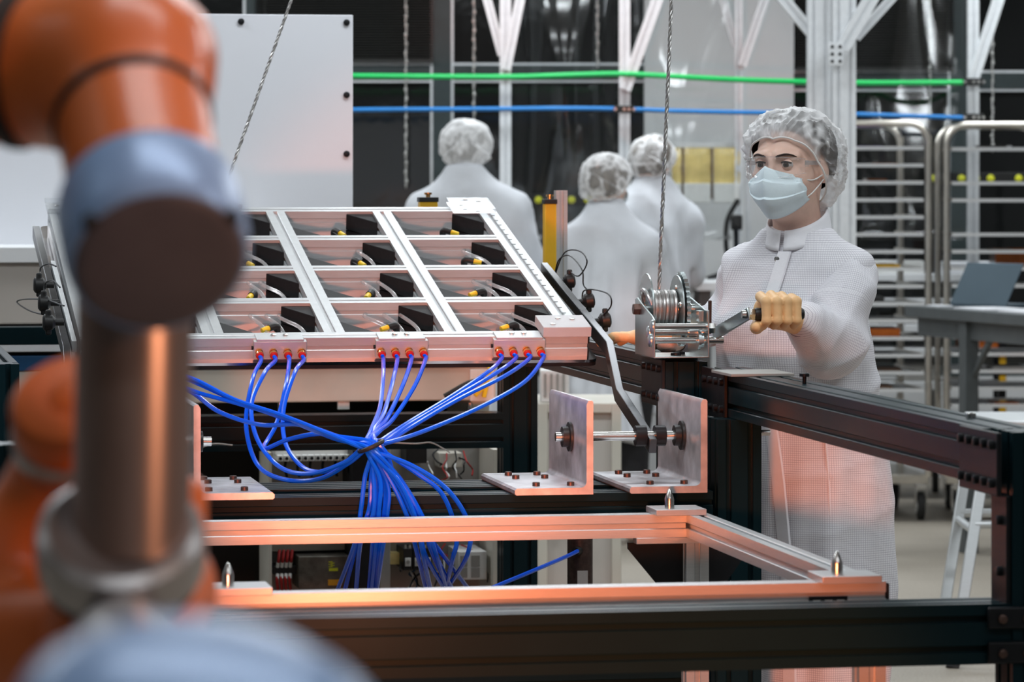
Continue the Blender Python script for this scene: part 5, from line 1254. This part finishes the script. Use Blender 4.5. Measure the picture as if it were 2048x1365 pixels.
# coat body
def hand_uv(v): return v[:, :2]
ck = [(.30, FT.x+.015, FT.y-.01, .155, .135), (.60, FT.x+.02, FT.y-.01, .17, .15), (.85, FT.x, FT.y, .185, .155), (1.05, FT.x-.03, FT.y, .185, .15), (1.18, NK.x-.02, NK.y+.005, .180, .140), (1.26, NK.x-.005, NK.y+.01, .150, .115), (1.315, NK.x, NK.y+.01, .110, .088), (1.35, NK.x, NK.y+.005, .080, .074), (1.40, NK.x, NK.y, .070, .066)]
FY = R(-34)
def f_coat(P):
    d = ell_col(P, ck, FY, .30, NK.z+.012, .006)
    d = smin(d, sd_cap(P, NK+rD*.04-Vector((0,0,.035)), SLh-Vector((0,0,.012)), .050, .056), .05); d = smin(d, sd_cap(P, NK-rD*.04-Vector((0,0,.035)), SRh-Vector((0,0,.012)), .050, .056), .05)
    th = np.arctan2(P[1]-FT.y, P[0]-FT.x); fade = np.clip((1.15-P[2])/.5, 0, 1)
    d = d+.006*fade*np.sin(7*th+2.5*P[2])+.004*fade*np.sin(13*th-4*P[2])
    return d
def coat_warp(v):
    n = (v-np.array([FT.x, FT.y, 0])); n[:, 2] = 0; n /= np.maximum(np.linalg.norm(n, axis=1), 1e-6)[:, None]
    return v+n*(creases(v, 4, 9, .042, .8)*np.clip((v[:,2]-.75)/.3, .3, 1))[:, None]
def coat_uv(v):
    th = np.arctan2(v[:,0]-FT.x-.01, -(v[:,1]-FT.y)); return np.stack([th*.165, v[:,2]+.0*th], 1)
coat = implicit_part('coat', f_coat, (FT.x-.28, FT.y-.26, .27), (FT.x+.28, FT.y+.26, 1.42), .0075, 'coat_grid', wm, warp=coat_warp, uvf=coat_uv)
def sleeve(pts, rads, seed, amp=.045):
    pts = [np.array(p) for p in pts]
    def f(P):
        d = None
        for i in range(len(pts)-1):
            c = sd_cap(P, pts[i], pts[i+1], rads[i], rads[i+1]); d = c if d is None else smin(d, c, .03)
        return d
    lo = np.min([p-r-.03 for p, r in zip(pts, rads)], axis=0); hi = np.max([p+r+.03 for p, r in zip(pts, rads)], axis=0)
    def proj(v):
        best = np.full(len(v), 9e9); t_ = np.zeros(len(v)); off = np.zeros_like(v); acc = 0
        for i in range(len(pts)-1):
            a, d = pts[i], pts[i+1]-pts[i]; L = np.linalg.norm(d); tr = (v-a)@d/(L*L); t = np.clip(tr, 0, 1); o = v-a-t[:, None]*d; q = np.linalg.norm(o, axis=1)
            tu = np.where((tr < 0) & (i == 0), tr, t); tu = np.where((tr > 1) & (i == len(pts)-2), tr, tu)
            m = q < best; best[m] = q[m]; t_[m] = acc+tu[m]*L; off[m] = o[m]; acc += L
        return t_, off, best
    def warp(v):
        t, o, q = proj(v); n = o/np.maximum(q, 1e-6)[:, None]
        return v+n*(creases(v, seed, 11, amp))[:, None]
    def uv(v):
        t, o, q = proj(v); d = (pts[-1]-pts[0]); d = d/np.linalg.norm(d); e = np.cross(d, [0, 1, .1]); e /= np.linalg.norm(e); g = np.cross(d, e)
        return np.stack([np.arctan2(o@g, o@e)*.075, t], 1)
    return implicit_part('sleeve', f, lo, hi, .0065, 'coat_grid', wm, warp=warp, uvf=uv)
CU = hg(.058, .058, -.014)
sleeve([SLh-Vector((0,0,.018)), (SLh+ELB)/2+Vector((.0, 0, .0)), ELB+Vector((.0, 0, -.008)), CU+(ELB-CU)*.22], [.053, .058, .068, .048], 12)
sleeve([SRh-Vector((0,0,.016)), ERB, RW_+(ERB-RW_)*.35], [.058, .060, .045], 21)
for (a, b, r0) in ((CU+(ELB-CU)*.30, CU+(ELB-CU)*.06, .040), (RW_+(ERB-RW_)*.40, RW_+(ERB-RW_)*.15, .036)):
    part('knit_cuff', MB().lathe(a, b-a, [(0, r0+.004), ((b-a).length*.5, r0), ((b-a).length, r0-.006), ((b-a).length*.9, r0-.012)], 28, False), 'cuff_knit', wm)
# stand collar with open front, placket and snaps
def collar_pt(q, h):
    th = R(-150+300*q)+PI/2*0; x = .068*math.sin(th); y = -.064*math.cos(th)
    up = rD*0; e = Vector((0,0,1)); z = .002+h*(.036+.012*(-math.cos(th)*-1)*0)-.030*(math.cos(th)*.5+.5)*.9+.012
    fx_, fy_ = .066*math.sin(th), .070*math.cos(th)
    return NK+rD*fx_*(1-.10*h)+fD*(fy_*(1-.06*h)+.010)+Vector((0, 0, z))
def col_pt(i, n, h):
    th = R(5+(356-5)*i/n); x, y = math.sin(th), math.cos(th)
    return NK+rD*(x*(.076-.010*h))+fD*(y*(.074-.008*h)+.006)+Vector((0, 0, -.066*(.5+.5*y)+.036+.044*h))
n = 48; rings = [[col_pt(i, n, h/5) for i in range(n+1)] for h in range(6)]
rings = [list(r) for r in rings]
uvcol = part('collar', MB().ring_skin(rings, False, False, closed=False), 'coat_trim', wm); uvcol.modifiers.new('s', 'SOLIDIFY').thickness = .003
def front_pt(z, off):                          # point on the coat front at height z
    K_ = np.array(sorted(ck)); cx, cy_, rx, ry = [np.interp(z, K_[:,0], K_[:,c]) for c in (1,2,3,4)]
    t = off/rx; return Vector((cx, cy_, z))+rD*off+fD*(ry*math.sqrt(max(0, 1-t*t))+.004)
P = [front_pt(1.335-.05*k, .012) for k in range(21)]
rings = [[p-rD*.016-fD*.004, p+fD*.001-rD*.014, p+fD*.001+rD*.014, p+rD*.016-fD*.004] for p in P]
part('placket', MB().ring_skin(rings, False, False, closed=False), 'coat_trim', coat)
P = [front_pt(1.0-.04*k, .125-.002*k) for k in range(17)]; part('side_seam', MB().tube(P, .0028, 6), 'coat_trim', coat)
for z, o in ((1.318, .0), (1.19, .004), (1.06, .008)):
    p = front_pt(z, o); part('snap', MB().lathe(p+fD*.002, fD, [(0, .0065), (.0012, .0065), (.0018, .004)], 16), 'steel', coat)
p = col_pt(9, 48, .2); part('snap', MB().lathe(p, (p-NK)*Vector((1,1,0)), [(0, .006), (.0015, .006), (.002, .004)], 16), 'steel', uvcol)
# gloved left hand closed round the grip
xs = [-.0335, -.0115, .0105, .0315]; ln = [1.0, 1.06, 1.0, .88]
def f_fist(P):
    d = None
    pal = sd_ell(P, hg(.002, .036, .008), (.046, .026, .036), (Matrix.Rotation(YAW, 3, 'Z')))
    d = smin(pal, sd_cap(P, hg(.01, .035, .0), CU+(ELB-CU)*.30, .030, .028), .02)
    for x, l in zip(xs, ln):
        k0, k1, k2, k3 = hg(x*1.02, .016, .036*l), hg(x, -.030*l, .027), hg(x, -.034*l, -.012), hg(x, -.006, -.024)
        f = smin(smin(sd_cap(P, k0, k1, .0115, .0108), sd_cap(P, k1, k2, .0108, .0100), .004), sd_cap(P, k2, k3, .0100, .0088), .004)
        d = smin(d, f, .0018)
    th = smin(sd_cap(P, hg(-.028, .036, -.012), hg(-.046, .002, -.028), .015, .0125), sd_cap(P, hg(-.046, .002, -.028), hg(-.054, -.026, -.026), .0125, .0105), .006)
    return smin(d, th, .006)
fist = implicit_part('hand', f_fist, HG-Vector((.12, .10, .09)), HG+Vector((.17, .20, .09)), .0024, 'glove', wm, relax=1)
fist['label'] = 'tan gloved hand gripping the crank'
# right hand lying on the rail
rh_d = (W(1205, 664, 8.22)-RW_); rh_d.z = -.006; rh_d.normalize(); rh_s = Vector((0,0,1)).cross(rh_d).normalized(); ZH = ZD+.030
def rh(a, s, z): return Vector((RW_.x, RW_.y, 0))+rh_d*a+rh_s*s+Vector((0,0,ZH+z))
def f_flat(P):
    d = smin(sd_cap(P, rh(-.02, 0, .012), rh(.03, 0, .006), .026, .030), sd_ell(P, rh(.055, 0, .002), (.045, .042, .018), Matrix.Rotation(math.atan2(rh_d.y, rh_d.x), 3, 'Z')), .02)
    for s, L in ((-.030, .050), (-.010, .070), (.010, .078), (.030, .066)):
        a, b, c = rh(.080, s, .004), rh(.080+L*.5, s*1.05, .005), rh(.080+L, s*1.02, -.009); d = smin(d, smin(sd_cap(P, a, b, .0112, .0102), sd_cap(P, b, c, .0102, .0088), .004), .004)
    th = smin(sd_cap(P, rh(.02, -.026, 0), rh(.060, -.052, -.002), .0135, .0115), sd_cap(P, rh(.060, -.052, -.002), rh(.090, -.058, -.006), .0115, .0095), .005)
    return smin(d, th, .006)
fl = implicit_part('hand', f_flat, rh(.06, 0, 0)-Vector((.17, .12, .06)), rh(.06, 0, 0)+Vector((.17, .12, .06)), .003, 'glove', wm, relax=1)
fl['label'] = 'tan gloved hand resting on the black rail'
# ---------------------------------------------------------------- three workers seen from behind
def back_worker(px, pcap, Y, yaw, label, sh, hem, cap_r, seed, lean=0., hair='hair_grey', wide=1., arms=None, hyaw=None, capm='cap_thin'):
    top = W(px, pcap, Y).z; hc = Vector((W(px, pcap, Y).x, Y, top-.125)); H = Head(hc, yaw if hyaw is None else hyaw, R(-12))
    nk = hc+Vector((0, -.01 if lean == 0 else -.05, -.122)); r = Vector((math.cos(yaw), math.sin(yaw), 0)); f = Vector((math.sin(yaw), -math.cos(yaw), 0))
    ft = Vector((nk.x, nk.y-lean*f.y*-1*0, 0))-f*lean
    t = thing('person', label, 'person', (ft.x, ft.y, 0), group='workers in white coats at the back')
    SL, SR = nk+r*sh+Vector((0,0,-.145)), nk-r*sh+Vector((0,0,-.145))
    arms = arms or ((.06, -.28, .05), (.10, -.42, .28))
    EL, ER = [nk+r*(s*(sh+arms[0][0]))+Vector((0,0,-.10+arms[0][1]))+f*arms[0][2] for s in (1, -1)]
    HL, HR = [nk+r*(s*(sh+arms[1][0]-.10))+Vector((0,0,-.10+arms[1][1]))+f*arms[1][2] for s in (1, -1)]
    zt = nk.z
    def fb(P):
        d = head_sdf(H.loc(P)); d = smin(d, sd_cap(P, H.w(0, -.018, -.06), nk-Vector((0,0,.15)), .050, .054), .03)
        d = smin(d, sd_cap(P, nk-Vector((0,0,.22)), Vector((ft.x, ft.y, .9)), .10, .11), .03)
        for s in (-1, 1):
            hp = Vector((ft.x, ft.y, .88))+r*(.09*s); an = Vector((ft.x, ft.y, .08))+r*(.10*s)
            d = smin(d, sd_cap(P, hp, an, .085, .045), .03); d = smin(d, sd_cap(P, an-Vector((0,0,.03)), an-Vector((0,0,.04))+f*.14, .042, .034), .02)
        for a, b, c in ((SL, EL, HL), (SR, ER, HR)):
            d = smin(d, sd_cap(P, a-Vector((0,0,.03)), b, .045, .042), .02); d = smin(d, sd_cap(P, b, c, .042, .03), .02); d = smin(d, sd_cap(P, c, c+(c-b).normalized()*.09, .034, .022), .01)
        return smax(d, .002-P[2], .004)
    e = sh+.24
    lo, hi = (nk.x-e, nk.y-.45, -.01), (nk.x+e, nk.y+.45, top+.02)
    implicit_part('body', fb, lo, hi, .016, 'skin', t)
    hz = hem
    keys = [(hz, ft.x, ft.y, .20*wide, .17), (.9, ft.x, ft.y, .19*wide, .165), (zt-.35, (ft.x+nk.x)/2, (ft.y+nk.y)/2, .175*wide, .15), (zt-.18, nk.x, nk.y, .165*wide, .135), (zt-.07, nk.x, nk.y, .14*wide, .115), (zt-.01, nk.x, nk.y, .092, .085), (zt+.06, nk.x, nk.y, .074, .072)]
    def fc(P):
        d = ell_col(P, keys, yaw, hz, zt+.055, .006)
        d = smin(d, sd_cap(P, nk-Vector((0,0,.03)), SL, .075, .085), .05); d = smin(d, sd_cap(P, nk-Vector((0,0,.03)), SR, .075, .085), .05)
        for a, b, c in ((SL, EL, HL), (SR, ER, HR)): d = smin(d, sd_cap(P, a, b, .082, .070), .022); d = smin(d, sd_cap(P, b, c, .070, .05), .02)
        th = np.arctan2(P[1]-ft.y, P[0]-ft.x); fd = np.clip((zt-.06-P[2])/.3, 0, 1); return d+fd*(.009*np.sin(7*th+seed+1.5*P[2])+.006*np.sin(15*th-2.5*P[2]))
    def wp(v):
        n = v-np.array([ft.x, ft.y, 0]); n[:,2] = 0; n /= np.maximum(np.linalg.norm(n, axis=1), 1e-6)[:, None]; return v+n*creases(v, seed, 6, .085, .45)[:, None]
    implicit_part('coat', fc, (lo[0], lo[1], hz-.04), (hi[0], hi[1], zt+.11), .014, 'coat_plain', t, warp=wp)
    for s in (-1, 1):
        part('trouser_leg', MB().lathe(Vector((ft.x, ft.y, .07))+r*(.10*s), (0,0,1), [(0, .062), (.35, .075), (hz+.12, .095)], 20), 'trouser_black', t)
    part('hair', MB().ring_skin(cap_surface(H, [50, 60, 86, 102, 116], lambda q, a, th: .095+.010*math.sin(PI*min(1, q*1.2)), 40, 14, seed, .002, 0), False, True), hair, t)
    cs = cap_surface(H, [36, 48, 78, 104, 122], lambda q, a, th: float(np.interp(q, [0, .1, .4, 1], [.098, .112, .098+cap_r*.8, .098+cap_r]))+(.010 if a > 120 else 0), 72, 30, seed, .004, 24)
    c = part('bouffant_cap', MB().ring_skin(cs, False, True), capm, t); part('elastic_rim', MB().tube(cs[0]+[cs[0][0]], .0022, 6), 'strap_white', c)
    mk = [[H.w(*mask_pt(-1+2*i/12, j/12)) for i in range(13)] for j in range(13)]
    part('face_mask', MB().ring_skin(mk, False, False, closed=False), 'mask_blue', t).modifiers.new('s', 'SOLIDIFY').thickness = .002
    for s in (-1, 1): part('ear_loop', MB().tube([H.w(*mask_pt(s, .1)), H.w(s*.082, -.01, -.02), H.w(*mask_pt(s, .9))], .002, 6), 'strap_white', t)
back_worker(932, 237, 15.6, R(180), 'person with back turned in white coat and puffy cap behind the tilted panel', .185, .45, .018, 31, lean=.10, capm='cap_white', wide=1.12, arms=((.075, -.26, .04), (.05, -.40, .26)), hyaw=R(178))
back_worker(1214, 303, 15.3, R(172), 'shorter person in white coat beside the yellow light curtain looking down left', .150, .42, .012, 47, wide=.9, hair='hair_grey', hyaw=R(150))
back_worker(1305, 265, 16.6, R(200), 'person in white coat behind the wire rope facing the amber sheets', .155, .45, .006, 53, wide=.92, hair='hair_grey', hyaw=R(160))
bpy.context.view_layer.update()
